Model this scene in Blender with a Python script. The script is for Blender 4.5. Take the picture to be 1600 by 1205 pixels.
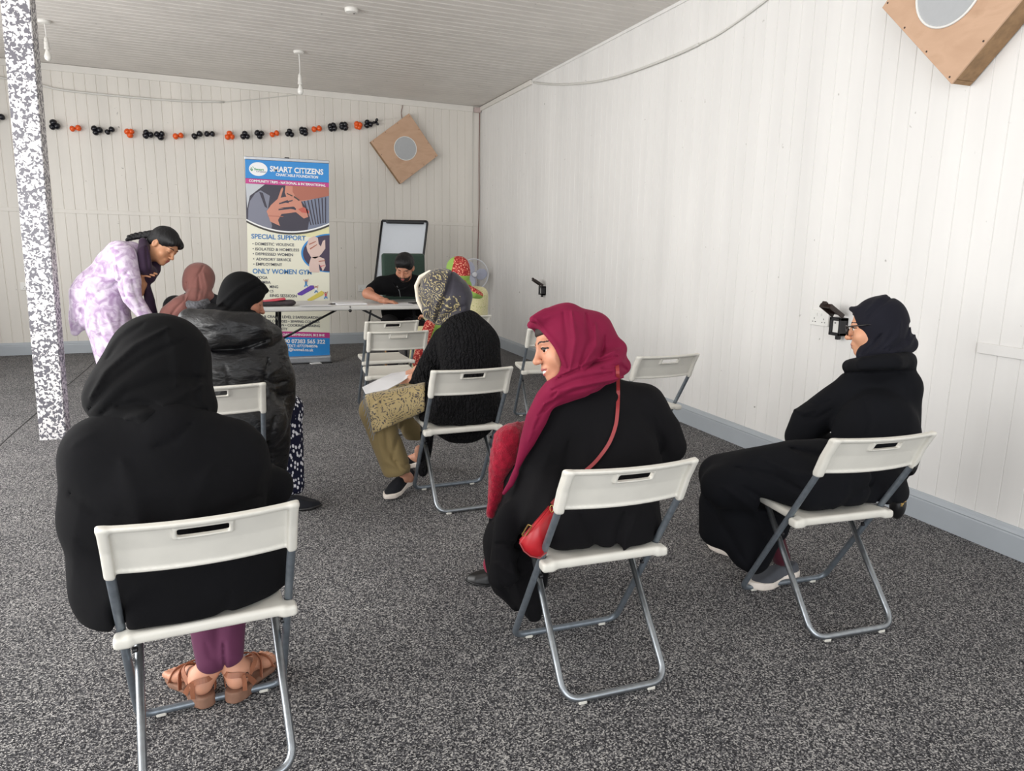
import bpy, bmesh, math, random
import numpy as np
from mathutils import Vector, Matrix
random.seed(7)
for o in list(bpy.data.objects): bpy.data.objects.remove(o)
SC = bpy.context.scene
COL = SC.collection
PI = math.pi

# ---------------------------------------------------------------- camera
F_PX = 1118.307; YAW, PITCH, ROLL = -0.36498, 0.19735, 0.01578
CAM_H = 1.39970
def _cam_axes():
    cy, sy = math.cos(YAW), math.sin(YAW)
    f = Vector((-sy*math.cos(PITCH), cy*math.cos(PITCH), -math.sin(PITCH)))
    r = Vector((cy, sy, 0)); u = r.cross(f)
    r2 = r*math.cos(ROLL)+u*math.sin(ROLL); u2 = -r*math.sin(ROLL)+u*math.cos(ROLL)
    return r2, u2, f
CR, CU, CF = _cam_axes()
cam_data = bpy.data.cameras.new('camera'); cam = bpy.data.objects.new('camera', cam_data)
COL.objects.link(cam)
cam_data.sensor_fit = 'HORIZONTAL'; cam_data.sensor_width = 36; cam_data.lens = F_PX/1600*36
cam_data.clip_start = .05
M = Matrix((CR, CU, -CF)).transposed().to_4x4(); M.translation = (0, 0, CAM_H)
cam.matrix_world = M
SC.camera = cam

# ---------------------------------------------------------------- exposure, world, daylight
SC.view_settings.view_transform = 'Standard'; SC.view_settings.look = 'None'
SC.view_settings.gamma = 1; SC.view_settings.use_curve_mapping = False
SC.view_settings.exposure = -0.15
W_ = bpy.data.worlds.new('world'); SC.world = W_; W_.use_nodes = True
bg = W_.node_tree.nodes['Background']; bg.inputs[0].default_value = (.86, .93, 1, 1); bg.inputs[1].default_value = 1.05
def area(name, loc, aim, sx, sy, power, col=(1, 1, 1)):
    l = bpy.data.lights.new(name, 'AREA'); l.shape = 'RECTANGLE'; l.size = sx; l.size_y = sy
    l.energy = power; l.color = col
    o = bpy.data.objects.new(name, l); COL.objects.link(o); o.location = loc
    d = Vector(aim)-Vector(loc); o.rotation_euler = d.to_track_quat('-Z', 'Y').to_euler()
    return o
# daylight through the big windows of the left wall and the open shopfront behind the camera
area('window_daylight', (-3.30, 3.0, 1.75), (0, 3.0, 1.35), 6.4, 2.1, 330, (1, .985, .96))
area('window_daylight', (-3.30, 7.7, 1.75), (0, 7.4, 1.9), 2.0, 2.1, 38, (1, .985, .96))
area('shopfront_daylight', (-.6, -3.3, 1.6), (.4, 4, 2.6), 6, 2.6, 215, (.97, .985, 1))

# ---------------------------------------------------------------- pixel rays -> world points (each with its own real distance)
def ray(px, py):
    return CR*((px-800)/F_PX) + CU*(-(py-602.5)/F_PX) + CF
O_ = Vector((0, 0, CAM_H))
def at(px, py, Y):
    d = ray(px, py); return O_ + d*(Y/d.y)
def atx(px, py, X):
    d = ray(px, py); return O_ + d*(X/d.x)
def atz(px, py, Z=0.0):
    d = ray(px, py); return O_ + d*((Z-CAM_H)/d.z)
def mpp(p):
    return (Vector(p)-O_).dot(CF)/F_PX

# ---------------------------------------------------------------- objects
def tag(o, label=None, cat=None, group=None, kind=None):
    if label: o['label'] = label
    if cat: o['category'] = cat
    if group: o['group'] = group
    if kind: o['kind'] = kind
    return o
def empty(name, loc=(0, 0, 0), rz=0.0, label=None, cat=None, group=None):
    o = bpy.data.objects.new(name, None); COL.objects.link(o)
    o.empty_display_size = .1
    o.location = loc; o.rotation_euler = (0, 0, rz)
    return tag(o, label, cat, group)
def adopt(o, parent):
    """parent a mesh whose vertices are already in world space"""
    bpy.context.view_layer.update()
    o.parent = parent
    o.matrix_parent_inverse = (Matrix.Translation(parent.location) @ parent.rotation_euler.to_matrix().to_4x4()).inverted()
def link(name, me, mats, parent=None, world=False, smooth=None):
    o = bpy.data.objects.new(name, me); COL.objects.link(o)
    if mats is not None:
        for m in (mats if isinstance(mats, (list, tuple)) else [mats]): me.materials.append(m)
    if smooth is not None:
        me.polygons.foreach_set('use_smooth', [smooth]*len(me.polygons))
    if parent is not None:
        if world: adopt(o, parent)
        else: o.parent = parent
    return o
def bm_obj(name, bm, mats, parent=None, world=False, smooth=False, angle=None):
    me = bpy.data.meshes.new(name); bmesh.ops.recalc_face_normals(bm, faces=bm.faces[:]) if angle != 'keep' else None
    bm.to_mesh(me); bm.free()
    return link(name, me, mats, parent, world, smooth)
def add_box(bm, c, s, rot=None, bevel=0.0, seg=2):
    r = bmesh.ops.create_cube(bm, size=1)
    vs = r['verts']; bmesh.ops.scale(bm, vec=s, verts=vs)
    if bevel > 0:
        es = list({e for v in vs for e in v.link_edges})
        rb = bmesh.ops.bevel(bm, geom=es, offset=bevel, segments=seg, affect='EDGES', profile=.5)
        vs = list({v for f in rb['faces'] for v in f.verts} | {v for v in vs if v.is_valid})
    if rot is not None: bmesh.ops.rotate(bm, cent=(0, 0, 0), matrix=rot, verts=vs)
    bmesh.ops.translate(bm, vec=c, verts=vs)
    return vs
def add_tube(bm, pts, r, n=10, cap=True, closed=False):
    pts = [Vector(p) for p in pts]; m = len(pts)
    rs = r if isinstance(r, (list, tuple)) else [r]*m
    rings = []; up = None
    for i in range(m):
        a = pts[i-1] if (i > 0 or closed) else pts[i]
        b = pts[(i+1) % m] if (i < m-1 or closed) else pts[i]
        t = (b-a).normalized()
        if up is None:
            up = Vector((0, 0, 1)) if abs(t.z) < .9 else Vector((1, 0, 0))
        s = t.cross(up).normalized(); up = s.cross(t).normalized()
        rings.append([bm.verts.new(pts[i]+(s*math.cos(k*2*PI/n)+up*math.sin(k*2*PI/n))*rs[i]) for k in range(n)])
    for i in range(m if closed else m-1):
        A, B = rings[i], rings[(i+1) % m]
        for k in range(n): bm.faces.new((A[k], A[(k+1) % n], B[(k+1) % n], B[k]))
    if cap and not closed:
        bm.faces.new(rings[0][::-1]); bm.faces.new(rings[-1])
def fillet(pts, r, n=6):
    out = [Vector(pts[0])]
    for i in range(1, len(pts)-1):
        p, a, b = Vector(pts[i]), Vector(pts[i-1]), Vector(pts[i+1])
        u, v = (a-p).normalized(), (b-p).normalized()
        A, B = p+u*r, p+v*r
        for k in range(n+1):
            t = k/n; out.append(A*(1-t)**2 + p*2*t*(1-t) + B*t*t)
    out.append(Vector(pts[-1])); return out
def spline(pts, n=6):
    P = [Vector(p) for p in pts]; P = [P[0]*2-P[1]]+P+[P[-1]*2-P[-2]]; out = []
    for i in range(1, len(P)-2):
        for k in range(n):
            t = k/n; a, b, c, d = P[i-1], P[i], P[i+1], P[i+2]
            out.append(.5*((2*b)+(c-a)*t+(2*a-5*b+4*c-d)*t*t+(3*b-a-3*c+d)*t**3))
    out.append(P[-2]); return out
def add_lathe(bm, prof, c, n=24, axis='z'):
    rings = []
    for r, h in prof:
        ring = []
        for k in range(n):
            a = k*2*PI/n; x, y = math.cos(a)*r, math.sin(a)*r
            v = {'z': (x, y, h), 'y': (x, h, y), 'x': (h, x, y)}[axis]
            ring.append(bm.verts.new(Vector(c)+Vector(v)))
        rings.append(ring)
    for A, B in zip(rings, rings[1:]):
        for k in range(n): bm.faces.new((A[k], A[(k+1) % n], B[(k+1) % n], B[k]))
    bm.faces.new(rings[0][::-1]); bm.faces.new(rings[-1])

# ---------------------------------------------------------------- materials
def lin(c):
    return tuple(((v/255)/12.92 if v/255 <= .04045 else ((v/255+.055)/1.055)**2.4) for v in c)+(1,)
class NT:
    def __init__(s, name, rough=.6, metal=0, spec=.5):
        s.m = bpy.data.materials.new(name); s.m.use_nodes = True; s.t = s.m.node_tree
        s.b = s.t.nodes['Principled BSDF']; s.b.inputs['Roughness'].default_value = rough
        s.b.inputs['Metallic'].default_value = metal; s.b.inputs['Specular IOR Level'].default_value = spec
    def n(s, kind, **kw):
        nd = s.t.nodes.new(kind)
        for k, v in kw.items():
            if k.startswith('i_'):
                nd.inputs[k[2:].replace('_', ' ')].default_value = v
            else: setattr(nd, k, v)
        return nd
    def l(s, a, b): s.t.links.new(a, b)
    def coord(s, scale=(1, 1, 1), out='Object', rot=(0, 0, 0)):
        tc = s.n('ShaderNodeTexCoord'); mp = s.n('ShaderNodeMapping'); mp.inputs['Scale'].default_value = scale
        mp.inputs['Rotation'].default_value = rot
        s.l(tc.outputs[out], mp.inputs[0]); return mp.outputs[0]
    def ramp(s, fac, stops, interp='LINEAR'):
        r = s.n('ShaderNodeValToRGB'); r.color_ramp.interpolation = interp
        el = r.color_ramp.elements
        while len(el) < len(stops): el.new(.5)
        for e, (p, c) in zip(el, stops): e.position = p; e.color = c
        s.l(fac, r.inputs[0]); return r.outputs[0]
    def bump(s, h, strength=.3, dist=.002):
        b = s.n('ShaderNodeBump'); b.inputs['Strength'].default_value = strength; b.inputs['Distance'].default_value = dist
        s.l(h, b.inputs['Height']); s.l(b.outputs[0], s.b.inputs['Normal'])
    def base(s, sock): s.l(sock, s.b.inputs['Base Color'])
def flat(name, rgb, rough=.6, metal=0, spec=.5, var=.06, scale=30, bump=0.0, sheen=0.0, bscale=None, bdist=.001):
    t = NT(name, rough, metal, spec); c = lin(rgb)
    co = t.coord((scale,)*3); nz = t.n('ShaderNodeTexNoise', i_Scale=1.0, i_Detail=3.0); t.l(co, nz.inputs['Vector'])
    lo = tuple(v*(1-var) for v in c[:3])+(1,); hi = tuple(min(1, v*(1+var)) for v in c[:3])+(1,)
    t.base(t.ramp(nz.outputs[0], [(.3, lo), (.7, hi)]))
    if bump:
        n2 = t.n('ShaderNodeTexNoise', i_Scale=1.0, i_Detail=2.0); t.l(t.coord((bscale or scale*6,)*3), n2.inputs['Vector'])
        t.bump(n2.outputs[0], bump, bdist)
    if sheen: t.b.inputs['Sheen Weight'].default_value = sheen; t.b.inputs['Sheen Roughness'].default_value = .4
    return t.m

# ---------------------------------------------------------------- implicit surfaces (numpy distance fields meshed with surface nets)
f32 = np.float32
def V3(p): return np.array([p[0], p[1], p[2]], f32)
def rc(a, b, ra, rb=None):
    a, b = V3(a), V3(b); rb = ra if rb is None else rb; ab = b-a; L2 = float(ab@ab)+1e-12
    def f(P):
        q = P-a; t = np.clip((q@ab)/L2, 0, 1); return np.sqrt(((q-t[:, None]*ab)**2).sum(1)) - (ra+t*(rb-ra))
    return f
def sph(a, r):
    a = V3(a)
    return lambda P: np.sqrt(((P-a)**2).sum(1))-r
def ell(c, r, R=None):
    c, r = V3(c), V3(r); R = None if R is None else np.array(R, f32)
    def f(P):
        q = P-c
        if R is not None: q = q@R
        k0 = np.sqrt(((q/r)**2).sum(1)); k1 = np.sqrt(((q/(r*r))**2).sum(1))+1e-9
        return k0*(k0-1)/k1
    return f
def rbox(c, h, rad=0.0, R=None):
    c, h = V3(c), V3(h); R = None if R is None else np.array(R, f32)
    def f(P):
        q = P-c
        if R is not None: q = q@R
        q = np.abs(q)-(h-rad)
        return np.sqrt((np.maximum(q, 0)**2).sum(1))+np.minimum(q.max(1), 0)-rad
    return f
def plane(n, p):
    n = V3(Vector(n).normalized()); k = float(V3(p)@n)
    return lambda P: P@n-k
def smin(a, b, k):
    if k <= 0: return np.minimum(a, b)
    h = np.maximum(k-np.abs(a-b), 0)/k; return np.minimum(a, b)-h*h*k*.25
def smax(a, b, k): return -smin(-a, -b, k)
def U(fs, k=.02):
    def f(P):
        d = None
        for g in fs:
            kk = k
            if isinstance(g, tuple): g, kk = g
            e = g(P); d = e if d is None else smin(d, e, kk)
        return d
    return f
def SUB(f, g, k=.005): return lambda P: smax(f(P), -g(P), k)
def INT(f, g, k=.005): return lambda P: smax(f(P), g(P), k)
def chain(pts, rs):
    if not isinstance(rs, (list, tuple)): rs = [rs]*len(pts)
    L = [rc(pts[i], pts[i+1], rs[i], rs[i+1]) for i in range(len(pts)-1)]
    def f(P):
        d = L[0](P)
        for g in L[1:]: d = np.minimum(d, g(P))
        return d
    return f
def crease(f, pts, r=.006, depth=1.0, k=.012):
    g = chain(pts, r); return lambda P: smax(f(P), -g(P)*depth, k)
def ridge(f, pts, r=.008, k=.02):
    g = chain(pts, r); return lambda P: smin(f(P), g(P), k)
def vn(P, seed=0):
    i = np.floor(P).astype(np.int64); fr = (P-i).astype(f32); u = fr*fr*(3-2*fr); out = 0
    for dx in (0, 1):
        for dy in (0, 1):
            for dz in (0, 1):
                h = ((i[:, 0]+dx)*374761393+(i[:, 1]+dy)*668265263+(i[:, 2]+dz)*1442695041+seed*97531) & 0xffffffff
                h = ((h ^ (h >> 13))*1274126177) & 0xffffffff; h = (h ^ (h >> 16)) & 0xffff
                w = (u[:, 0] if dx else 1-u[:, 0])*(u[:, 1] if dy else 1-u[:, 1])*(u[:, 2] if dz else 1-u[:, 2])
                out = out+w*(h.astype(f32)/65535)
    return out
def folds(f, amp, scale, axis=(0, 0, 1), stretch=4.0, seed=0, sharp=True):
    """cloth folds running along axis"""
    a = Vector(axis).normalized(); s = a.orthogonal().normalized(); t = a.cross(s)
    Mx = np.array([list(s*scale), list(t*scale), list(a*scale/stretch)], f32).T
    def g(P):
        Q = P@Mx; n = vn(Q, seed)
        if sharp: n = 1-np.abs(2*n-1)**.8
        n = n*.75+.25*vn(Q*2.3, seed+5)
        return f(P)-amp*(n-.5)
    return g
def nets(f, lo, hi, h):
    lo = np.array(lo, f32); n = [int(math.ceil((hi[i]-lo[i])/h/4))*4 for i in range(3)]
    nb = [v//4 for v in n]
    bi = np.stack(np.meshgrid(*[np.arange(v) for v in nb], indexing='ij'), -1).reshape(-1, 3)
    cd = np.concatenate([f((lo+(c*4+1.5)*h).astype(f32)) for c in np.array_split(bi, max(1, len(bi)//200000))])
    D = np.repeat(np.repeat(np.repeat(np.where(cd > 0, 1., -1.).astype(f32).reshape(nb), 4, 0), 4, 1), 4, 2)
    act = bi[np.abs(cd) < 3.46*h*1.7+.02]
    off = np.stack(np.meshgrid(*[np.arange(4)]*3, indexing='ij'), -1).reshape(-1, 3)
    for part in np.array_split(act, max(1, len(act)//4000)):
        if not len(part): continue
        ii = (part[:, None, :]*4+off[None]).reshape(-1, 3)
        D[ii[:, 0], ii[:, 1], ii[:, 2]] = f((lo+ii*h).astype(f32))
    for ax in range(3):      # close the surface at the border of the grid
        s0 = [slice(None)]*3; s0[ax] = 0; D[tuple(s0)] = np.maximum(D[tuple(s0)], h*.5)
        s0[ax] = -1; D[tuple(s0)] = np.maximum(D[tuple(s0)], h*.5)
    ins = D < 0
    cs = np.zeros([v-1 for v in n], np.int8)
    for dx in (0, 1):
        for dy in (0, 1):
            for dz in (0, 1): cs += ins[dx:n[0]-1+dx, dy:n[1]-1+dy, dz:n[2]-1+dz]
    cells = np.argwhere((cs > 0) & (cs < 8))
    vid = -np.ones(cs.shape, np.int64); vid[cells[:, 0], cells[:, 1], cells[:, 2]] = np.arange(len(cells))
    acc = np.zeros((len(cells), 3)); cnt = np.zeros(len(cells))
    for ax in range(3):
        o1, o2 = [a for a in range(3) if a != ax]
        for u in (0, 1):
            for v in (0, 1):
                A = cells.copy(); A[:, o1] += u; A[:, o2] += v; B = A.copy(); B[:, ax] += 1
                da = D[A[:, 0], A[:, 1], A[:, 2]]; db = D[B[:, 0], B[:, 1], B[:, 2]]
                m = (da < 0) != (db < 0); t = da[m]/(da[m]-db[m])
                p = A[m].astype(float); p[:, ax] += t; acc[m] += p; cnt[m] += 1
    verts = lo+(acc/cnt[:, None])*h
    quads = []
    for ax in range(3):
        o1, o2 = (ax+1) % 3, (ax+2) % 3
        sl = [slice(1, n[k]-1) for k in range(3)]; sl2 = list(sl)
        sl[ax] = slice(0, n[ax]-1); sl2[ax] = slice(1, n[ax])
        a, b = ins[tuple(sl)], ins[tuple(sl2)]
        e = np.argwhere(a != b); fl = a[e[:, 0], e[:, 1], e[:, 2]]
        base = e.copy(); base[:, o1] += 1; base[:, o2] += 1
        def cell(du, dv):
            c = base.copy(); c[:, o1] -= du; c[:, o2] -= dv; return vid[c[:, 0], c[:, 1], c[:, 2]]
        q = np.stack([cell(1, 1), cell(0, 1), cell(0, 0), cell(1, 0)], 1)
        q[~fl] = q[~fl][:, ::-1]; quads.append(q)
    q = np.concatenate(quads); q = q[(q >= 0).all(1)]
    return verts, q
def relax(v, q, it=2):
    if it <= 0: return v
    e = np.concatenate([q[:, [0, 1]], q[:, [1, 2]], q[:, [2, 3]], q[:, [3, 0]]])
    for _ in range(it):
        s = np.zeros_like(v); c = np.zeros(len(v))
        for k in range(3):
            s[:, k] = np.bincount(e[:, 0], v[e[:, 1], k], len(v))
        c = np.bincount(e[:, 0], minlength=len(v))
        v = v*.45+.55*s/np.maximum(c, 1)[:, None]
    return v
def bounds_of(f, lo, hi, h=.05):
    ax = [np.arange(lo[i], hi[i]+h, h) for i in range(3)]
    P = np.stack(np.meshgrid(*ax, indexing='ij'), -1).reshape(-1, 3).astype(f32)
    d = f(P); Q = P[d < h*1.5]
    return Q.min(0)-h, Q.max(0)+h
def sdf_mesh(f, lo, hi, h, smooth=1):
    lo, hi = bounds_of(f, lo, hi, max(.02, h*5))
    v, q = nets(f, lo, hi, h); return relax(v, q, smooth), q
def sdf_obj(name, parts, mats, parent=None, world=True, slot=None):
    """parts: list of (f, lo, hi, h) joined in one mesh; slot(centres)->material index"""
    vs, qs, n = [], [], 0
    for p in parts:
        if len(p) == 2: v, q = p
        else: v, q = sdf_mesh(*p)
        vs.append(v); qs.append(q+n); n += len(v)
    v = np.concatenate(vs); q = np.concatenate(qs)
    me = bpy.data.meshes.new(name)
    me.vertices.add(len(v)); me.vertices.foreach_set('co', v.astype(f32).ravel())
    me.loops.add(q.size); me.loops.foreach_set('vertex_index', q.ravel().astype(np.int32))
    me.polygons.add(len(q)); me.polygons.foreach_set('loop_start', np.arange(0, q.size, 4, dtype=np.int32))
    me.update(calc_edges=True)
    if slot is not None:
        c = v[q].mean(1); me.polygons.foreach_set('material_index', slot(c.astype(f32)).astype(np.int32))
    return link(name, me, mats, parent, world, True)
def box_around(pts, pad):
    A = np.array([list(p) for p in pts]); return A.min(0)-pad, A.max(0)+pad
# ---------------------------------------------------------------- setting: materials
def mat_carpet():
    t = NT('carpet', .95, 0, .15)
    co = t.coord((1, 1, 1))
    v = t.n('ShaderNodeTexVoronoi', i_Scale=240.0); t.l(co, v.inputs['Vector'])
    v.inputs['Randomness'].default_value = .75
    nz = t.n('ShaderNodeTexNoise', i_Scale=140.0, i_Detail=3.0); t.l(co, nz.inputs['Vector'])
    big = t.n('ShaderNodeTexNoise', i_Scale=2.2, i_Detail=3.0); t.l(co, big.inputs['Vector'])
    sep = t.n('ShaderNodeSeparateColor'); t.l(v.outputs['Color'], sep.inputs[0])
    a = t.n('ShaderNodeMath', operation='MULTIPLY_ADD'); a.inputs[1].default_value = .55; t.l(sep.outputs[0], a.inputs[0])
    m1 = t.n('ShaderNodeMath', operation='MULTIPLY'); m1.inputs[1].default_value = .5; t.l(nz.outputs[0], m1.inputs[0]); t.l(m1.outputs[0], a.inputs[2])
    m2 = t.n('ShaderNodeMath', operation='MULTIPLY_ADD'); m2.inputs[1].default_value = .12; t.l(big.outputs[0], m2.inputs[0]); t.l(a.outputs[0], m2.inputs[2])
    c = t.ramp(m2.outputs[0], [(.36, lin((22, 22, 26))), (.5, lin((54, 53, 57))), (.66, lin((98, 97, 99))), (.84, lin((182, 179, 176)))])
    t.base(c); t.bump(v.outputs['Distance'], .9, .004); t.b.inputs['Sheen Weight'].default_value = .07; t.b.inputs['Sheen Roughness'].default_value = .5; return t.m
def mat_boards(name, rgb):
    t = NT(name, .42, 0, .4); c = lin(rgb)
    n1 = t.n('ShaderNodeTexNoise', i_Scale=1.0, i_Detail=4.0); t.l(t.coord((3.5, 3.5, .5)), n1.inputs['Vector'])
    n2 = t.n('ShaderNodeTexNoise', i_Scale=1.0, i_Detail=2.0); t.l(t.coord((17, 17, 17)), n2.inputs['Vector'])
    sp = t.n('ShaderNodeMapRange'); sp.inputs['From Min'].default_value = .74; sp.inputs['From Max'].default_value = .80; t.l(n2.outputs[0], sp.inputs[0])
    b = t.ramp(n1.outputs[0], [(.3, tuple(v*.93 for v in c[:3])+(1,)), (.7, tuple(min(1, v*1.04) for v in c[:3])+(1,))])
    mx = t.n('ShaderNodeMix', data_type='RGBA'); t.l(sp.outputs[0], mx.inputs[0]); t.l(b, mx.inputs[6]); mx.inputs[7].default_value = lin((150, 146, 138))
    t.base(mx.outputs[2])
    n3 = t.n('ShaderNodeTexNoise', i_Scale=1.0, i_Detail=4.0); t.l(t.coord((40, 40, 6)), n3.inputs['Vector']); t.bump(n3.outputs[0], .12, .002)
    return t.m
def mat_pillar():
    t = NT('pillar_terrazzo', .35, 0, .5)
    n = t.n('ShaderNodeTexNoise', i_Scale=48.0, i_Detail=1.5, i_Roughness=.4); n.inputs['Distortion'].default_value = .8
    t.l(t.coord((1, 1, 1)), n.inputs['Vector'])
    t.base(t.ramp(n.outputs[0], [(.48, lin((104, 102, 110))), (.52, lin((226, 224, 224)))])); return t.m
M_CARPET = mat_carpet()
M_BACK = mat_boards('back_wall_paint', (226, 221, 213)); M_RIGHT = mat_boards('right_wall_paint', (232, 230, 227))
M_CEIL = mat_boards('ceiling_paint', (216, 211, 205)); M_PILLAR = mat_pillar()
M_SKIRT = flat('skirting_grey_paint', (172, 178, 184), .35, var=.03, scale=6, bump=.05)
M_WTRIM = flat('trim_white_paint', (226, 222, 215), .4, var=.03, scale=8)
M_WPLAST = flat('white_plastic', (232, 231, 227), .35, var=.01)
M_CHAIRP = flat('ivory_chair_plastic', (212, 209, 200), .42, var=.03, scale=14, bump=.05, bscale=400, bdist=.0004)
M_STEEL = flat('galvanised_steel', (150, 155, 160), .34, metal=.9, var=.12, scale=45)
M_STEEL_D = flat('dull_grey_steel', (122, 130, 138), .42, metal=.6, var=.12, scale=45)
M_BLACKP = flat('black_plastic', (24, 24, 27), .4)
M_DARK = flat('dark_gap', (20, 19, 19), .8)

# ---------------------------------------------------------------- setting: floor, boards, ceiling
BA, BB = Vector((-2.6639, 9.9025, 0)), Vector((3.2825, 9.974, 0))
bdir = (BB-BA).normalized()
def back_at(x, z=0, off=0.0): # point on the back wall face (off = distance into the room)
    k = (x-BA.x)/bdir.x; p = BA+bdir*k; return Vector((p.x+bdir.y*off, p.y-bdir.x*off, z))
def onback(px, py, off=0.0):
    n = Vector((-bdir.y, bdir.x, 0)); d = ray(px, py); k = (BA-O_-n*off).dot(n)/d.dot(n); return O_+d*k
RXA, RXB = Vector((3.3032, 2.0, 0)), Vector((3.2825, 9.974, 0))
rdir = (RXA-RXB).normalized()
def onright(px, py, off=0.0):
    n = Vector((-rdir.y, rdir.x, 0)); n = n if n.x > 0 else -n
    d = ray(px, py); k = (RXB-O_-n*off).dot(n)/d.dot(n); return O_+d*k
CEIL = lambda x: 3.235+.0125*(3.29-x)
bm = bmesh.new(); add_box(bm, (-.1, 3.2, -.03), (7.2, 14.0, .06)); 
floor = tag(bm_obj('floor', bm, M_CARPET), kind='structure')
# welded seam of two carpet widths
bm = bmesh.new()
sp = [Vector((-1.566+.004*math.sin(i*1.7), -3.5+i*.45, .0008)) for i in range(30)]
for a, b in zip(sp, sp[1:]):
    q = [bm.verts.new(a+Vector((-.005, 0, 0))), bm.verts.new(a+Vector((.005, 0, 0))), bm.verts.new(b+Vector((.005, 0, 0))), bm.verts.new(b+Vector((-.005, 0, 0)))]
    bm.faces.new(q)
tag(bm_obj('trim_7', bm, M_DARK), kind='structure')
def boards(name, mat, P0, u, length, h0, h1, pitch, phase, gw=.0045, gd=.005, thick=.06, up=Vector((0, 0, 1)), inward=None, bead=False):
    """tongue and groove boards: profile along u, extruded along up; inward = direction into the room"""
    prof = [(0, 0)]; s = phase % pitch
    while s < length:
        if gw < s < length-gw:
            prof += [(s-gw, 0), (s-gw*.25, -gd), (s+gw*.25, -gd), (s+gw, 0)]
            if bead: prof += [(s+gw*1.2, .0), (s+gw*1.9, .002), (s+gw*2.6, .0)]
        s += pitch
    prof += [(length, 0)]
    bm = bmesh.new(); lo, hi = [], []
    for a, d in prof:
        p = P0+u*a+inward*d; lo.append(bm.verts.new(p)); hi.append(bm.verts.new(p+up*(h0+(h1-h0)*a/length)))
    for i in range(len(prof)-1): bm.faces.new((lo[i], lo[i+1], hi[i+1], hi[i]))
    bl = [bm.verts.new(P0-inward*thick), bm.verts.new(P0+u*length-inward*thick)]
    bh = [bm.verts.new(P0-inward*thick+up*h0), bm.verts.new(P0+u*length-inward*thick+up*h1)]
    bm.faces.new((bl[1], bl[0], bh[0], bh[1])); bm.faces.new((lo[0], hi[0], bh[0], bl[0])); bm.faces.new((hi[-1], lo[-1], bl[1], bh[1]))
    return tag(bm_obj(name, bm, mat), kind='structure')
P0 = back_at(-3.6); L = (BB-P0).length
boards('wall_back', M_BACK, P0, bdir, L, CEIL(-3.6)+.02, CEIL(3.28)+.02, .1115, (1.496-(-3.6))/bdir.x, inward=Vector((bdir.y, -bdir.x, 0)), gw=.006, gd=.006)
P0 = RXB.copy(); L = 9.974+3.2
boards('wall_right', M_RIGHT, P0, rdir, L, CEIL(3.29)+.01, CEIL(3.29)+.01, .1074, 9.974-2.074, inward=Vector((-1, 0, 0)), gw=.0035, gd=.0045)
Pc = Vector((-3.6, 10.0, CEIL(-3.6))); cdir = Vector((3.36+3.6, 0, CEIL(3.36)-CEIL(-3.6)))
boards('ceiling', M_CEIL, Pc, Vector((0, -1, 0)), 13.4, cdir.length, cdir.length, .11, .05, up=cdir.normalized(), inward=Vector((0, 0, -1)), gw=.006, gd=.006, bead=True)
# left wall with two long windows that light the room
bm = bmesh.new(); XL = -3.5
for y0, y1, z0, z1 in ((-3.2, -.4, 0, 3.3), (-.4, 9.9, 0, .7), (-.4, 9.9, 2.85, 3.3), (6.4, 6.6, .7, 2.85), (8.8, 9.9, .7, 2.85)):
    add_box(bm, (XL-.06, (y0+y1)/2, (z0+z1)/2), (.12, y1-y0, z1-z0))
tag(bm_obj('wall_left', bm, M_RIGHT), kind='structure')
M_GLASS = NT('window_glass', .03); M_GLASS.b.inputs['Transmission Weight'].default_value = 1; M_GLASS.b.inputs['IOR'].default_value = 1.1; M_GLASS = M_GLASS.m
for i, (y0, y1) in enumerate(((-.4, 6.4), (6.6, 8.8))):
    bm = bmesh.new(); n = 5 if i == 0 else 2
    for k in range(n+1): add_box(bm, (XL, y0+(y1-y0)*k/n*.99+.02, 1.8), (.07, .05, 2.1))
    for z in (.78, 2.82): add_box(bm, (XL, (y0+y1)/2, z), (.07, y1-y0, .05))
    w = tag(bm_obj('window_%d' % (i+1), bm, M_WTRIM), kind='structure')
# skirting boards
def skirting(name, P, u, length, inward):
    prof = [(0, 0), (.019, 0), (.019, .105), (.017, .113), (.020, .118), (.015, .130), (.009, .138), (.006, .146), (0, .148)]
    bm = bmesh.new(); A = [bm.verts.new(P+inward*d+Vector((0, 0, z))) for d, z in prof]; B = [bm.verts.new(P+u*length+inward*d+Vector((0, 0, z))) for d, z in prof]
    for i in range(len(prof)-1): bm.faces.new((A[i], A[i+1], B[i+1], B[i]))
    bm.faces.new(A[::-1]); bm.faces.new(B)
    return tag(bm_obj(name, bm, M_SKIRT), kind='structure')
skirting('baseboard_back', back_at(-3.44), bdir, (BB-back_at(-3.44)).length, Vector((bdir.y, -bdir.x, 0)))
skirting('baseboard_right', RXB.copy(), rdir, 13, Vector((-1, 0, 0)))
# dado strips, cornice strips
def strip(name, A, B, h, d, inward, mat=M_WTRIM, bev=.002):
    A, B = Vector(A), Vector(B); u = (B-A); Ln = u.length; u.normalize(); w = u.cross(inward).normalized()
    bm = bmesh.new(); add_box(bm, (0, 0, 0), (Ln, d, h), bevel=bev, seg=1)
    R = Matrix((u, inward, w)).transposed().to_4x4(); R.translation = (A+B)/2+inward*d/2
    bm.transform(R); return tag(bm_obj(name, bm, mat), kind='structure')
nb_in = Vector((bdir.y, -bdir.x, 0))
strip('trim_1', back_at(-3.44, 1.690), back_at(3.25, 1.640), .045, .007, nb_in, M_BACK)
ra = onright(1530, 543)
strip('trim_2', Vector((3.295, ra.y, ra.z)), Vector((3.30, .8, ra.z-.004)), .05, .007, Vector((-1, 0, 0)), M_RIGHT)
strip('trim_3', back_at(-3.44, CEIL(-3.44)-.04), back_at(3.17, CEIL(3.2)-.04), .075, .018, nb_in)
strip('trim_4', Vector((3.283, 9.93, 3.20)), Vector((3.287, 8.1, 3.205)), .05, .028, Vector((-1, 0, 0)))
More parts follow.
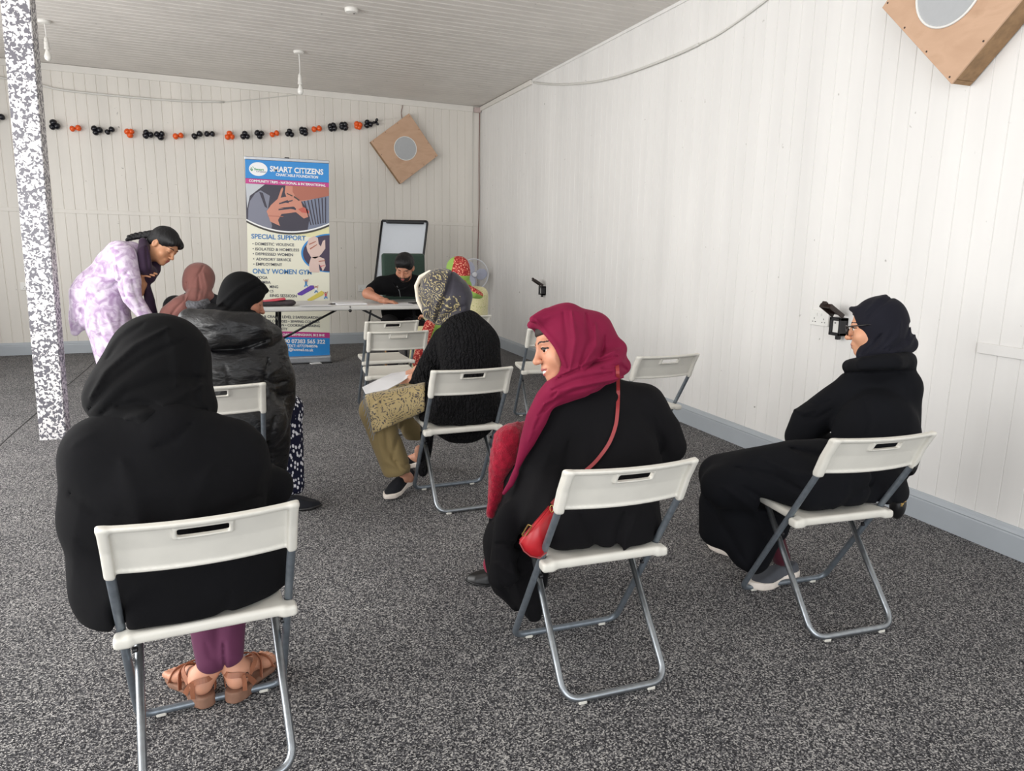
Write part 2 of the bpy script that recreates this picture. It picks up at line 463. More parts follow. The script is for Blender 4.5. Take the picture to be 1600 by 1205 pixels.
strip('trim_5', Vector((3.287, 8.08, 3.225)), Vector((3.30, 0, 3.225)), .03, .008, Vector((-1, 0, 0)), M_RIGHT)
# pillar clad in speckled laminate
pf0, pf1 = atz(62, 689), atz(103.5, 686.5); pu = (pf1-pf0); pw = pu.length; pu.normalize(); pin = Vector((-pu.y, pu.x, 0))
lean = (onback(0, 0)-onback(0, 0)); bm = bmesh.new()
pt0 = Vector((-1.284, 5.6427, 2.8253))
top = pf0+(pt0-pf0)*(3.36/2.8253); ws = pw*.99
q = [pf0, pf0+pu*pw, pf0+pu*pw+pin*.13, pf0+pin*.13, top, top+pu*ws, top+pu*ws+pin*.13, top+pin*.13]
vs = [bm.verts.new(p) for p in q]
for f in ((0, 1, 5, 4), (1, 2, 6, 5), (2, 3, 7, 6), (3, 0, 4, 7), (4, 5, 6, 7), (3, 2, 1, 0)): bm.faces.new([vs[i] for i in f])
bmesh.ops.bevel(bm, geom=bm.edges[:], offset=.004, segments=2, affect='EDGES')
pillar = bm_obj('pillar', bm, M_PILLAR); tag(pillar, 'square floor-to-ceiling pillar clad in grey and white speckled laminate', 'pillar')

# ---------------------------------------------------------------- folding chair (built once, copied)
def chair_meshes():
    Wd = .2165
    def yc(z): return -.205-(z-.63)*.40-np.clip(z-.70, 0, 1)*.15
    def back(P):
        x, y, z = P[:, 0], P[:, 1], P[:, 2]
        bow = -.034*(1-np.clip(np.abs(x)/Wd, 0, 1)**2)+.0
        Q = np.stack([x, y-yc(z)-bow, z-.04*0*x], 1).astype(f32)
        zc, hz = .702, .070
        slab = rbox((0, 0, zc), (Wd, .0035, hz), .0034)(Q)
        rim_t = rbox((0, -.009, .765), (Wd, .0115, .0075), .006)(Q)
        rim_b = rbox((0, -.003, .635), (Wd-.01, .006, .004), .003)(Q)
        ears = np.minimum(rbox((Wd-.0125, -.011, .695), (.0125, .0155, .077), .009)(Q), rbox((-Wd+.0125, -.011, .695), (.0125, .0155, .077), .009)(Q))
        d = smin(smin(slab, rim_t, .008), smin(ears, rim_b, .004), .008)
        fr = rbox((0, -.006, .738), (.066, .010, .0185), .006)(Q)
        d = smin(d, fr, .004)
        hole = rbox((0, 0, .739), (.056, .05, .0115), .004)(Q)
        return smax(d, -hole, .003)
    lo, hi = (-.235, -.34, .60), (.235, -.14, .79)
    vb, qb = sdf_mesh(back, lo, hi, .0034, 1)
    def seat(P):
        x, y, z = P[:, 0], P[:, 1], P[:, 2]
        dish = .008*np.clip(1-(x/.17)**2, 0, 1)*np.clip(1-((y-.03)/.17)**2, 0, 1)-np.clip(y-.19, 0, 1)**2*4
        Q = np.stack([x, y, z+dish], 1).astype(f32)
        tp = (y-.045)/.2*.004
        Q[:, 0] = x*(1+tp/.19)
        d = rbox((0, .045, .419), (.188, .195, .0155), .011)(Q)
        ear = np.minimum(rbox((.195, -.128, .414), (.0215, .024, .016), .010)(Q), rbox((-.195, -.128, .414), (.0215, .024, .016), .010)(Q))
        d = smin(d, ear, .012)
        hollow = rbox((0, .05, .398), (.176, .182, .017), .008)(Q)
        return smax(d, -hollow, .003)
    vs_, qs = sdf_mesh(seat, (-.235, -.18, .37), (.235, .27, .45), .0042, 1)
    return (vb, qb), (vs_, qs)
CH_BACK, CH_SEAT = chair_meshes()
def make_chair(x, y, a):
    t = empty('folding_chair', (x, y, 0), a)
    sdf_obj('backrest', [CH_BACK], M_CHAIRP, t, world=False)
    sdf_obj('seat', [CH_SEAT], M_CHAIRP, t, world=False)
    tr = .0112
    bm = bmesh.new()
    add_tube(bm, fillet([(-.2035, -.247, .70), (-.2035, -.232, .655), (-.2035, .156, .016), (.2035, .156, .016), (.2035, -.232, .655), (.2035, -.247, .70)], .045, 8), tr, 12)
    bm_obj('front_leg_frame', bm, M_STEEL_D, t, smooth=True)
    bm = bmesh.new()
    add_tube(bm, fillet([(-.174, .075, .407), (-.179, -.25, .016), (.179, -.25, .016), (.174, .075, .407)], .06, 8), tr, 12)
    bm_obj('rear_leg_frame', bm, M_STEEL, t, smooth=True)
    for s in (-1, 1):
        bm = bmesh.new(); add_lathe(bm, [(.003, -.002), (.008, 0), (.008, .010), (.004, .013)], (s*.187, -.036, .333), 12, 'x')
        bm_obj('pivot_bolt', bm, M_BLACKP, t)
        for yy, xx in ((-.25, .12), (.156, .145)):
            bm = bmesh.new(); add_box(bm, (s*xx, yy, .0065), (.028, .022, .013), bevel=.003, seg=1)
            bm_obj('foot_cap', bm, M_CHAIRP, t)
    return t
def copy_tree(o, parent=None):
    c = o.copy(); COL.objects.link(c)
    if parent is not None: c.parent = parent
    for ch in list(o.children): copy_tree(ch, c)
    return c
CH = {'A': (-.1285, 1.9964, .0764), 'B': (1.0535, 2.0206, -.0264), 'C': (2.0616, 2.0408, -.0712), 'D': (1.0793, 3.6751, .0202),
      'E': (1.045, 5.27, -.013), 'F': (1.12, 5.93, .04), 'G': (-.135, 3.575, .03), 'H': (2.242, 5.154, -.127), 'I': (2.30, 3.80, .06),
      'J': (1.83, 6.20, .05)}
LBL = {'A': 'white folding chair with galvanised tube legs under the person in black nearest the camera',
       'B': 'white folding chair under the person in the maroon headscarf',
       'C': 'white folding chair under the person with glasses beside the right wall',
       'D': 'white folding chair under the person in the patterned grey and gold headscarf',
       'E': 'empty white folding chair in front of the patterned headscarf, nearer of the two in line',
       'F': 'empty white folding chair tucked closest to the table front',
       'G': 'white folding chair under the person in the black padded jacket',
       'H': 'empty white folding chair seen side on just left of the maroon headscarf face',
       'I': 'empty white folding chair between the maroon headscarf and the right wall',
       'J': 'white folding chair under the person in the green and red floral headscarf'}
chair0 = make_chair(*CH['A'])
CHO = {}
for k, (x, y, a) in CH.items():
    o = chair0 if k == 'A' else copy_tree(chair0)
    o.location = (x, y, 0); o.rotation_euler = (0, 0, a); tag(o, LBL[k], 'chair', 'white folding chairs set out in rows'); CHO[k] = o
def cl(k, x, y, z):
    X, Y, a = CH[k]; return Vector((X+math.cos(a)*x-math.sin(a)*y, Y+math.sin(a)*x+math.cos(a)*y, z))
# ---------------------------------------------------------------- folding table with what lies on it
M_TABLE = flat('table_plastic', (214, 213, 210), .4, var=.02, scale=20, bump=.1, bscale=600, bdist=.0004)
M_BLKMETAL = flat('black_steel', (30, 31, 34), .4, metal=.5)
M_PAPER = flat('paper', (238, 238, 240), .7, var=.01)
TX, TY, TZ, TD, TL_ = 1.023, 7.20, .76, .70, 1.83
t = empty('folding_table', (TX, TY+TD/2, 0), .0, 'long light grey plastic folding table with black fold-away legs', 'table')
def tabletop(P):
    d = rbox((0, 0, TZ-.024), (TL_/2, TD/2, .024), .012)(P)
    d = smax(d, -rbox((0, 0, TZ-.055), (TL_/2-.03, TD/2-.03, .03), .01)(P), .003)
    d = smax(d, -rbox((0, 0, TZ-.03), (.0016, TD, .0285), .0)(P), .0)
    return d
sdf_obj('tabletop', [(tabletop, (-.95, -.38, .68), (.95, .38, .78), .008)], M_TABLE, t, world=False)
for s in (-1, 1):
    bm = bmesh.new()
    add_tube(bm, fillet([(s*.66, -.27, .71), (s*.70, -.27, .016), (s*.70, .27, .016), (s*.66, .27, .71)], .05), .0145, 10)
    add_tube(bm, [(s*.665, -.27, .60), (s*.665, .27, .60)], .010, 8)
    bm_obj('leg', bm, M_BLKMETAL, t, smooth=True)
    bm = bmesh.new()
    add_tube(bm, [(s*.13, -.30, .715), (s*.69, -.262, .42)], .0105, 8)
    bm_obj('brace', bm, M_BLKMETAL, t, smooth=True)
bm = bmesh.new(); add_lathe(bm, [(.004, -.36), (.016, -.356), (.016, -.335), (.004, -.33)], (0, 0, .712), 12, 'y')
add_box(bm, (0, -.35, .748), (.006, .012, .02)); bm_obj('centre_latch', bm, M_BLACKP, t)

def sheet(name, pts, label, cat, mat=M_PAPER, th=.0015, group=None):
    """thin slab through four or more corner points (world), built upward"""
    bm = bmesh.new(); a = [bm.verts.new(Vector(p)) for p in pts]; b = [bm.verts.new(Vector(p)+Vector((0, 0, th))) for p in pts]
    bm.faces.new(a[::-1]); bm.faces.new(b); n = len(pts)
    for i in range(n): bm.faces.new((a[i], a[(i+1) % n], b[(i+1) % n], b[i]))
    o = bm_obj(name, bm, mat); return tag(o, label, cat, group)
def rect_on(x, y, w, d, a, z):
    return [Vector((x+math.cos(a)*u-math.sin(a)*v, y+math.sin(a)*u+math.cos(a)*v, z)) for u, v in ((-w/2, -d/2), (w/2, -d/2), (w/2, d/2), (-w/2, d/2))]
T0 = TZ+.0012
sheet('paper_stack', rect_on(1.05, 7.40, .30, .21, .12, T0), 'stack of white papers on the table left of the man in black', 'paper', th=.012)
sheet('paper_sheet', rect_on(1.52, 7.30, .30, .21, -.1, T0), 'white form on the table under the hand of the man in black', 'paper', th=.002)
sheet('paper_sheet', rect_on(.70, 7.27, .30, .16, 0.0, T0), 'white sheet lying on the table near its left end', 'paper', th=.002)
bm = bmesh.new(); add_tube(bm, [(.86, 7.36, T0+.006), (1.0, 7.40, T0+.006)], .006, 8); add_tube(bm, [(.83, 7.35, T0+.004), (.86, 7.36, T0+.006)], [.002, .006], 8)
tag(bm_obj('pen', bm, M_BLKMETAL), 'dark pen lying beside the stack of papers on the table', 'pen')
bm = bmesh.new(); add_box(bm, (1.73, 7.36, T0+.004), (.16, .075, .008), Matrix.Rotation(.2, 3, 'Z').to_3x3(), bevel=.003)
tag(bm_obj('mobile_phone', bm, M_BLACKP), 'black phone lying on the table by the elbow of the man', 'phone')
# red and black folder pouch
M_REDF = flat('pink_red_cover', (214, 74, 92), .6, var=.05); M_GREYF = flat('dark_grey_lining', (58, 50, 54), .6, var=.25, scale=60)
pou = empty('folder_pouch', (.33, 7.34, T0+.005), .0, 'red-topped soft pouch with dark grey sides lying at the left of the table', 'pouch')
def pf(P): return folds(U([rbox((0, 0, .022), (.17, .10, .020), .018), ell((.13, -.02, .025), (.06, .09, .024))], .02), .006, 22, (1, .3, 0), 3, 4)(P)
sdf_obj('pouch_body', [(pf, (-.22, -.15, -.01), (.22, .15, .08), .007)], M_GREYF, pou, world=False)
def pf2(P): return U([rbox((-.04, .01, .045), (.135, .085, .007), .006, Matrix.Rotation(-.12, 3, 'Y'))], .01)(P)
sdf_obj('pouch_flap', [(pf2, (-.22, -.15, .01), (.22, .15, .09), .006)], M_REDF, pou, world=False)

# ---------------------------------------------------------------- flip chart easel
fc = empty('flipchart_easel', (1.95, 8.95, 0), 0, 'whiteboard flipchart easel with black frame standing behind the green chair', 'easel')
M_WB = flat('whiteboard', (214, 219, 226), .22, var=.01)
c4 = [at(597, 345, 8.93), at(668, 346, 8.93), at(661, 442, 8.83), at(586, 436, 8.83)]
c4 = [Vector(p)-fc.location for p in c4]
ux = (c4[1]-c4[0]).normalized(); dn = (c4[3]-c4[0]).normalized()
c4[3] = c4[0]+dn*.86; c4[2] = c4[1]+dn*.86
bm = bmesh.new(); q = [bm.verts.new(p) for p in c4]; q2 = [bm.verts.new(p+Vector((0, .012, 0))) for p in c4]
bm.faces.new(q); bm.faces.new(q2[::-1])
for i in range(4): bm.faces.new((q[i], q[(i+1) % 4], q2[(i+1) % 4], q2[i]))
bm_obj('board', bm, M_WB, fc)
bm = bmesh.new(); o_ = Vector((0, -.004, 0)); add_tube(bm, fillet([c4[0]+o_, c4[1]+o_, c4[2]+o_, c4[3]+o_, c4[0]+o_, c4[1]+o_][:5], .03), .014, 8)
bm_obj('frame', bm, M_BLACKP, fc, smooth=True)
bm = bmesh.new(); a, b = c4[0].lerp(c4[1], .08), c4[0].lerp(c4[1], .90); m_ = (a+b)/2+Vector((0, -.03, 0))
add_box(bm, m_+Vector((0, 0, -.012)), ((b-a).length, .05, .045), bevel=.01); bm_obj('paper_clamp', bm, M_BLACKP, fc)
bm = bmesh.new(); a = c4[3]+dn*-.02; add_box(bm, (a+c4[2])/2+Vector((0, -.03, 0)), (.60, .06, .02), bevel=.005); add_lathe(bm, [(.012, -.02), (.018, 0), (.012, .03)], a+Vector((-.02, -.02, 0)), 10, 'x'); bm_obj('pen_tray', bm, M_BLACKP, fc)
for a, b in ((c4[3], Vector((c4[3].x-.13, -.12, .01))), (c4[2], Vector((c4[2].x+.07, -.12, .01))), ((c4[0]+c4[1])/2+Vector((0, .03, -.1)), Vector((.0, .55, .01)))):
    bm = bmesh.new(); add_tube(bm, [a, b], .012, 8); bm_obj('leg', bm, M_BLACKP, fc, smooth=True)

# ---------------------------------------------------------------- green upholstered chair of the man
M_GREEN = flat('dark_green_fabric', (46, 66, 56), .85, var=.12, scale=80, bump=.4, bscale=500, sheen=.3)
M_WOOD = flat('pale_beech', (196, 150, 96), .45, var=.12, scale=14)
gp_ = at(631, 396, 7.98)
gc = empty('armless_chair', (gp_.x, 7.72, 0), 0.03, 'dark green high-backed padded chair with pale wooden legs behind the table', 'chair')
gz = gp_.z
def gb(P):
    y = P[:, 1]-.24-(P[:, 2]-.5)*.03
    Q = np.stack([P[:, 0], y, P[:, 2]], 1).astype(f32)
    return rbox((0, 0, (gz+.5)/2), (.243, .038, (gz-.5)/2), .03)(Q)
sdf_obj('backrest', [(gb, (-.3, .15, .4), (.3, .36, gz+.05), .01)], M_GREEN, gc, world=False)
sdf_obj('seat', [(lambda P: rbox((0, 0, .45), (.245, .24, .045), .035)(P), (-.3, -.3, .38), (.3, .3, .52), .01)], M_GREEN, gc, world=False)
for sx in (-1, 1):
    for sy in (-1, 1):
        bm = bmesh.new(); add_tube(bm, [(sx*.21, sy*.21, .42), (sx*.225, sy*.225, 0)], [.02, .014], 10); bm_obj('leg', bm, M_WOOD, gc, smooth=True)

# ---------------------------------------------------------------- pedestal fan in the corner
M_FAN = flat('fan_white_plastic', (225, 226, 232), .3, var=.01); M_FANB = flat('fan_blade', (186, 190, 212), .3, var=.01)
fp = at(740, 429, 9.35)
fan = empty('pedestal_fan', (fp.x, 9.45, 0), 0, 'white pedestal fan with three blades in the far corner', 'fan')
z0 = fp.z; R_ = .208
bm = bmesh.new(); add_tube(bm, [(R_*math.cos(k*2*PI/48), -.10, z0+R_*math.sin(k*2*PI/48)) for k in range(48)], .0075, 8, closed=True)
bm_obj('guard_ring', bm, M_FAN, fan, smooth=True)
bm = bmesh.new()
for k in range(56):
    a = k*2*PI/56; add_tube(bm, [(.045*math.cos(a), -.155, z0+.045*math.sin(a)), (R_*.75*math.cos(a), -.15, z0+R_*.75*math.sin(a)), (R_*math.cos(a), -.10, z0+R_*math.sin(a)), (R_*.7*math.cos(a), -.045, z0+R_*.7*math.sin(a)), (.05*math.cos(a), -.04, z0+.05*math.sin(a))], .0009, 4)
bm_obj('guard_wires', bm, M_FAN, fan)
bm = bmesh.new(); add_lathe(bm, [(.012, -.168), (.03, -.165), (.04, -.15), (.03, -.145), (.026, -.13), (.026, -.08)], (0, 0, z0), 20, 'y'); bm_obj('hub', bm, M_FAN, fan, smooth=True)
for k in range(3):
    a0 = PI/2+.55+k*2*PI/3; bm = bmesh.new()
    def blade(P, a0=a0):
        x, y, z = P[:, 0], P[:, 1]+.10, P[:, 2]-z0
        c, s = math.cos(a0), math.sin(a0); u = x*c+z*s; v = -x*s+z*c
        Q = np.stack([u, y+v*.35, v], 1).astype(f32)
        return ell((.108, 0, 0), (.092, .006, .080))(Q)*.6
    sdf_obj('blade', [(blade, (-.22, -.16, z0-.22), (.22, -.04, z0+.22), .005)], M_FANB, fan, world=False)
bm = bmesh.new(); add_lathe(bm, [(.03, -.04), (.055, -.03), (.055, .06), (.03, .09)], (0, 0, z0), 20, 'y'); bm_obj('motor_housing', bm, M_FAN, fan, smooth=True)
bm = bmesh.new(); add_tube(bm, [(0, .02, z0-.04), (0, .02, .03)], .014, 12); bm_obj('pole', bm, M_FAN, fan, smooth=True)
bm = bmesh.new(); add_lathe(bm, [(.19, 0), (.19, .012), (.06, .03), (.02, .06)], (0, .02, 0), 28); bm_obj('base', bm, M_FAN, fan, smooth=True)

# ---------------------------------------------------------------- roll-up banner
BY = 8.43
ban = empty('rollup_banner', (.57, BY, 0), 0, 'tall roll-up banner headed SMART CITIZENS with blue top and bottom', 'banner')
def bp(cx, cy, lay=0):
    p = at(370+cx/3.443, 230+cy/3.443, BY); return Vector((p.x-.57, -.0012*lay, p.z))
BL = {k: flat('print_'+k, c, .38, var=.0) for k, c in dict(cream=(238, 236, 216), blue=(40, 140, 214), pink=(198, 58, 138), white=(244, 244, 244), navy=(52, 46, 62), plum=(64, 46, 74),
     skin=(206, 138, 116), skin2=(176, 104, 84), pale=(224, 196, 186), grey=(126, 128, 144), lgrey=(196, 200, 206), ink=(70, 72, 84), head=(62, 126, 186), dk=(58, 54, 46), purple=(96, 58, 168), yellow=(226, 208, 96),
     green=(64, 158, 92), mg=(120, 128, 150), lips=(196, 92, 76), red=(204, 90, 100), yel=(232, 226, 178)).items()}
def poly(name, pts, lay, mat, raw=False):
    bm = bmesh.new(); v = [bm.verts.new(p if raw else bp(p[0], p[1], lay)) for p in pts]; f = bm.faces.new(v)
    if f.normal.y > 0: f.normal_flip()
    bmesh.ops.triangulate(bm, faces=[f]); return bm_obj(name, bm, BL[mat], ban, angle='keep')
def multi(name, items):
    """several printed patches in one mesh: (pts, layer, mat)"""
    bm = bmesh.new(); keys = []
    for pts, lay, mat in items:
        if mat not in keys: keys.append(mat)
        v = [bm.verts.new(bp(p[0], p[1], lay)) for p in pts]; f = bm.faces.new(v); f.normal_update()
        if f.normal.y > 0: f.normal_flip()
        r = bmesh.ops.triangulate(bm, faces=[f])
        for g in r['faces']: g.material_index = keys.index(mat)
    return bm_obj(name, bm, [BL[k] for k in keys], ban, angle='keep')
# sheet with a little thickness, in cream
pl = [bp(50, 62), bp(495, 88), bp(500, 1128), bp(66, 1122)]
bm = bmesh.new(); a = [bm.verts.new(p) for p in pl]; b = [bm.verts.new(p+Vector((0, .002, 0))) for p in pl]
bm.faces.new(a); bm.faces.new(b[::-1])
for i in range(4): bm.faces.new((a[i], a[(i+1) % 4], b[(i+1) % 4], b[i]))
bm_obj('banner_sheet', bm, BL['cream'], ban)
XL_ = lambda y: 44+(y-62)*.0215   # left edge of the sheet in crop units
XR_ = lambda y: 495+(y-88)*.005
multi('header_print', [([(XL_(62), 62), (XR_(88), 88), (XR_(190), 192), (XL_(165), 167)], 1, 'blue'), ([(XL_(165), 166), (XR_(190), 191), (XR_(215), 217), (XL_(195), 195)], 1, 'pink')])
multi('logo', [([(115+50*math.cos(a*PI/16), 118+37*math.sin(a*PI/16)+50*math.cos(a*PI/16)*.05) for a in range(32)], 2, 'white'),
               ([(74, 106), (80, 110), (86, 122), (82, 130), (76, 124), (80, 118)], 3, 'green'), ([(70, 112), (75, 116), (78, 128), (73, 122)], 3, 'mg'), ([(84, 102), (90, 108), (88, 116)], 3, 'green')])
arc = lambda k, off=0: (XL_(390)+(XR_(400)-XL_(390))*k, 388+off+(410-388)*k+4*55*k*(1-k))
ks = [i/20 for i in range(21)]
multi('main_picture', [
    ([(XL_(195), 195), (XR_(215), 217)]+[arc(k) for k in ks[::-1]], 1, 'navy'),
    ([(XL_(195), 195), (150, 201), (70, 262), (56, 330), (54, 300)], 2, 'lgrey'),
    ([(128, 232), (178, 262), (168, 330), (190, 424)]+[arc(k) for k in (.3, .2, .1, 0.02)]+[(62, 330), (70, 290), (98, 250)], 2, 'grey'),
    ([(120, 240), (140, 246), (165, 330), (150, 320)], 3, 'navy'),
    ([(495, 217), (495, 268), (345, 292), (362, 342), (392, 352), (396, 372), (360, 384), (318, 350), (318, 330), (280, 300), (258, 245), (262, 207)], 3, 'skin'),
    ([(495, 216), (495, 262), (440, 275), (330, 290), (300, 240), (300, 208)], 4, 'skin2'),
    ([(330, 334), (360, 322), (390, 345), (388, 356), (350, 352)], 5, 'lips'), ([(268, 246), (300, 260), (298, 266), (270, 252)], 5, 'dk'), ([(308, 262), (338, 284), (334, 289), (306, 270)], 5, 'dk'),
    ([(350, 292), (495, 262)]+[arc(k) for k in (1.0, .9, .8, .74)]+[(392, 380), (388, 345)], 4, 'mg')]
    +[([(360+i*19, 290-i*3.2), (366+i*19, 289-i*3.2), (402+i*13, 420-i*2), (396+i*13, 420-i*2)], 5, 'navy') for i in range(7)]
    +[([(160, 345), (185, 310), (220, 278), (238, 225), (246, 216), (250, 226), (236, 272), (290, 262), (305, 268), (300, 276), (240, 296), (300, 304), (312, 310), (306, 320), (232, 326), (300, 334), (322, 340), (318, 350), (240, 360), (222, 392), (232, 424), (180, 400), (170, 370)], 4, 'skin')]
    +[([(228, 300), (300, 284), (300, 290), (226, 308)], 5, 'navy'), ([(225, 332), (312, 322), (312, 330), (224, 340)], 5, 'navy'), ([(166, 368), (250, 372), (250, 375), (166, 372)], 5, 'skin2')])
multi('curved_border', [([arc(k, -2) for k in ks]+[arc(k, 7) for k in ks[::-1]], 5, 'white'), ([arc(k, 6) for k in ks]+[arc(k, 16) for k in ks[::-1]], 6, 'dk'),
                        ([arc(k, 16) for k in ks if k >= .6]+[arc(1, 60), arc(.8, 45), arc(.6, 20)], 1, 'yel')])
def circ(cx, cy, rx, ry):
    out = []
    for i in range(49):
        a = PI/2+PI*i/48; out.append((cx+rx*math.cos(a), cy+ry*math.sin(a)))
    return out
multi('round_picture', [(circ(499, 570, 153, 104), 2, 'blue'), (circ(499, 571, 143, 98), 3, 'plum'),
    ([(374, 532), (388, 492), (415, 478), (436, 488), (440, 520), (452, 535), (462, 505), (475, 498), (476, 545), (455, 575), (438, 592), (420, 600), (398, 590), (380, 560)], 4, 'pale'),
    ([(392, 672), (388, 630), (400, 592), (440, 588), (470, 600), (478, 640), (462, 668), (452, 640), (440, 628), (446, 668), (440, 674)], 4, 'pale'),
    ([(388, 520), (425, 505), (426, 509), (390, 526)], 5, 'skin2'), ([(392, 545), (430, 522), (432, 526), (395, 551)], 5, 'skin2'), ([(440, 612), (475, 608), (475, 613), (440, 617)], 5, 'skin2'), ([(448, 640), (472, 634), (472, 638), (449, 645)], 5, 'red')])
def fig(x, y, s, c1, c2):
    return [([(x-3*s, y), (x+3*s, y), (x+3*s, y-8*s), (x-3*s, y-8*s)], 4, 'skin'), ([(x-5*s, y), (x+5*s, y), (x+4*s, y+14*s), (x-4*s, y+14*s)], 4, c1), ([(x-9*s, y+24*s), (x-3*s, y+13*s), (x+3*s, y+13*s), (x+10*s, y+22*s), (x+7*s, y+25*s), (x, y+18*s), (x-5*s, y+27*s)], 4, c2),
            ([(x-5*s, y+2*s), (x-13*s, y-9*s), (x-11*s, y-10*s), (x-3*s, y)], 4, 'skin'), ([(x+4*s, y), (x+9*s, y-12*s), (x+11*s, y-11*s), (x+6*s, y+4*s)], 4, 'skin'), ([(x-3*s, y-8*s), (x+3*s, y-8*s), (x+3*s, y-5*s), (x-3*s, y-5*s)], 5, 'dk')]
multi('exercise_picture', [([(324, 788), (396, 744), (414, 744), (418, 760), (350, 798), (330, 796)], 3, 'purple'), ([(378, 820), (455, 772), (470, 782), (465, 795), (396, 830), (384, 828)], 3, 'yellow')]
      +fig(372, 722, 1.15, 'head', 'blue')+fig(426, 756, 1.1, 'white', 'head')+fig(478, 788, 1.1, 'red', 'blue'))
multi('footer_print', [([(XL_(992), 986), (XR_(995), 998), (XR_(1025), 1027), (XL_(1020), 1018)], 1, 'pink'), ([(XL_(1020), 1018), (XR_(1025), 1027), (XR_(1128), 1128), (XL_(1122), 1122)], 1, 'blue')])
def text_mesh(body, bold=.012):
    cu = bpy.data.curves.new('t', 'FONT'); cu.body = body; cu.size = 1; cu.offset = bold; cu.resolution_u = 3
    o = bpy.data.objects.new('t', cu); COL.objects.link(o); bpy.context.view_layer.update()
    me = bpy.data.meshes.new_from_object(o.evaluated_get(bpy.context.evaluated_depsgraph_get()))
    bpy.data.objects.remove(o); bpy.data.curves.remove(cu); return me
def text_on(body, x0, y0, x1, y1, cap, mat, lay=3, bold=.014, parent=None, name='lettering', pf=None):
    me = text_mesh(body, bold); n = len(me.vertices); co = np.empty(n*3); me.vertices.foreach_get('co', co); co = co.reshape(-1, 3)
    lo, hi = co[:, 0].min(), co[:, 0].max(); pf = pf or bp
    A, B = pf(x0, y0, lay), pf(x1, y1, lay); C = pf(x0, y0-cap, lay); u, w = B-A, C-A
    out = [A+u*((c[0]-lo)/(hi-lo))+w*(c[1]/.70) for c in co]
    me.vertices.foreach_set('co', np.array(out).ravel()); me.update()
    o = link(name, me, mat, parent if parent is not None else ban); return o
for s, x0, y0, x1, y1, cap, c, b in [
    ('SMART CITIZENS', 178, 130, 465, 148, 29, 'white', .03), ('CHARITABLE FOUNDATION', 210, 154, 437, 169, 14, 'white', .03),
    ('COMMUNITY TRIPS - NATIONAL & INTERNATIONAL', 65, 186, 477, 212, 12.5, 'white', .03),
    ('SPECIAL SUPPORT', 78, 491, 370, 502, 25, 'head', .02), ('DOMESTIC VIOLENCE', 98, 527, 308, 533, 15, 'ink', .015), ('ISOLATED & HOMELESS', 99, 555, 335, 561, 15, 'ink', .015),
    ('DEPRESSED WOMEN', 101, 581, 302, 587, 15, 'ink', .015), ('ADVISORY SERVICE', 103, 609, 292, 614, 15, 'ink', .015), ('EMPLOYMENT', 103, 636, 244, 640, 15, 'ink', .015),
    ('ONLY WOMEN GYM', 85, 679, 402, 685, 26, 'head', .02), ('YOGA', 106, 708, 165, 709, 15, 'ink', .012), ('ZUMBA', 107, 733, 182, 735, 15, 'ink', .012), ('MING', 177, 758, 222, 759, 15, 'ink', .012),
    ('CS', 176, 781, 197, 781, 14, 'ink', .012), ('EING SESSIOSN', 178, 805, 322, 808, 15, 'ink', .012),
    ('& CRAFT • LEVEL 2 SAFEGUARDING', 146, 918, 457, 924, 14, 'ink', .012), ('INDI COURSES • SEWING COURSES', 145, 941, 445, 947, 14, 'ink', .012), ('DESIGN • COOKING & BAKING', 191, 963, 447, 968, 14, 'ink', .012),
    ('SAFETY', 207, 984, 272, 985, 14, 'ink', .012), ('ROAD, BIRMINGHAM, B12 8HE', 236, 1013, 472, 1018, 12, 'white', .03),
    ('090 07383 565 322', 240, 1053, 475, 1057, 21, 'white', .03), ('TEXT: 07727848596', 266, 1075, 435, 1078, 14, 'white', .03), ('ctc@hotmail.co.uk', 254, 1094, 412, 1099, 15, 'white', .025),
    ('Smart', 93, 123, 146, 127, 11, 'green', .03), ('CITIZENS', 104, 134, 158, 139, 8, 'mg', .02), ('CLASSES', 300, 889, 370, 892, 8, 'ink', .01)][:-1]:
    text_on(s, x0, y0, x1, y1, cap, BL[c], bold=b)
for x, y in ((87, 519), (88, 546), (89, 573), (91, 601), (92, 629), (94, 701)):
    poly('bullet', [(x+3.2*math.cos(i*PI/5), y+3.2*math.sin(i*PI/5)) for i in range(10)], 2, 'ink')
M_ALU = flat('brushed_aluminium', (176, 178, 182), .35, metal=.7, var=.05)
a, b = bp(40, 56), bp(497, 81); bm = bmesh.new(); add_box(bm, (0, 0, 0), ((b-a).length, .022, .034), bevel=.005)
bm.transform(Matrix.Translation((a+b)/2+Vector((0, .002, 0)))); bm_obj('top_rail', bm, M_ALU, ban)
bm = bmesh.new(); add_box(bm, (bp(270, 56).x, .004, (a.z+b.z)/2+.017), (.05, .02, .018), bevel=.003); bm_obj('pole_hook', bm, M_BLACKP, ban)
e = bp(508, 1140); bm = bmesh.new(); add_box(bm, ((bp(66, 1140).x-.02+e.x)/2, .02, .045), (e.x-bp(66, 1140).x+.02, .15, .085), bevel=.02, seg=3); bm_obj('base_cassette', bm, M_ALU, ban, smooth=False)
bm = bmesh.new(); add_box(bm, ((bp(66, 1140).x-.02+e.x)/2, .02, .006), (e.x-bp(66, 1140).x+.03, .17, .012), bevel=.003); bm_obj('base_end_cap', bm, M_BLACKP, ban)
bm = bmesh.new(); add_box(bm, (bp(420, 1150).x, -.085, .008), (.12, .07, .012), Matrix.Rotation(.25, 3, 'Z'), bevel=.005); bm_obj('stabiliser_foot', bm, M_WPLAST, ban)
bm = bmesh.new(); add_tube(bm, [(0, .03, .05), (0, .02, b.z)], .009, 8); bm_obj('support_pole', bm, M_ALU, ban)

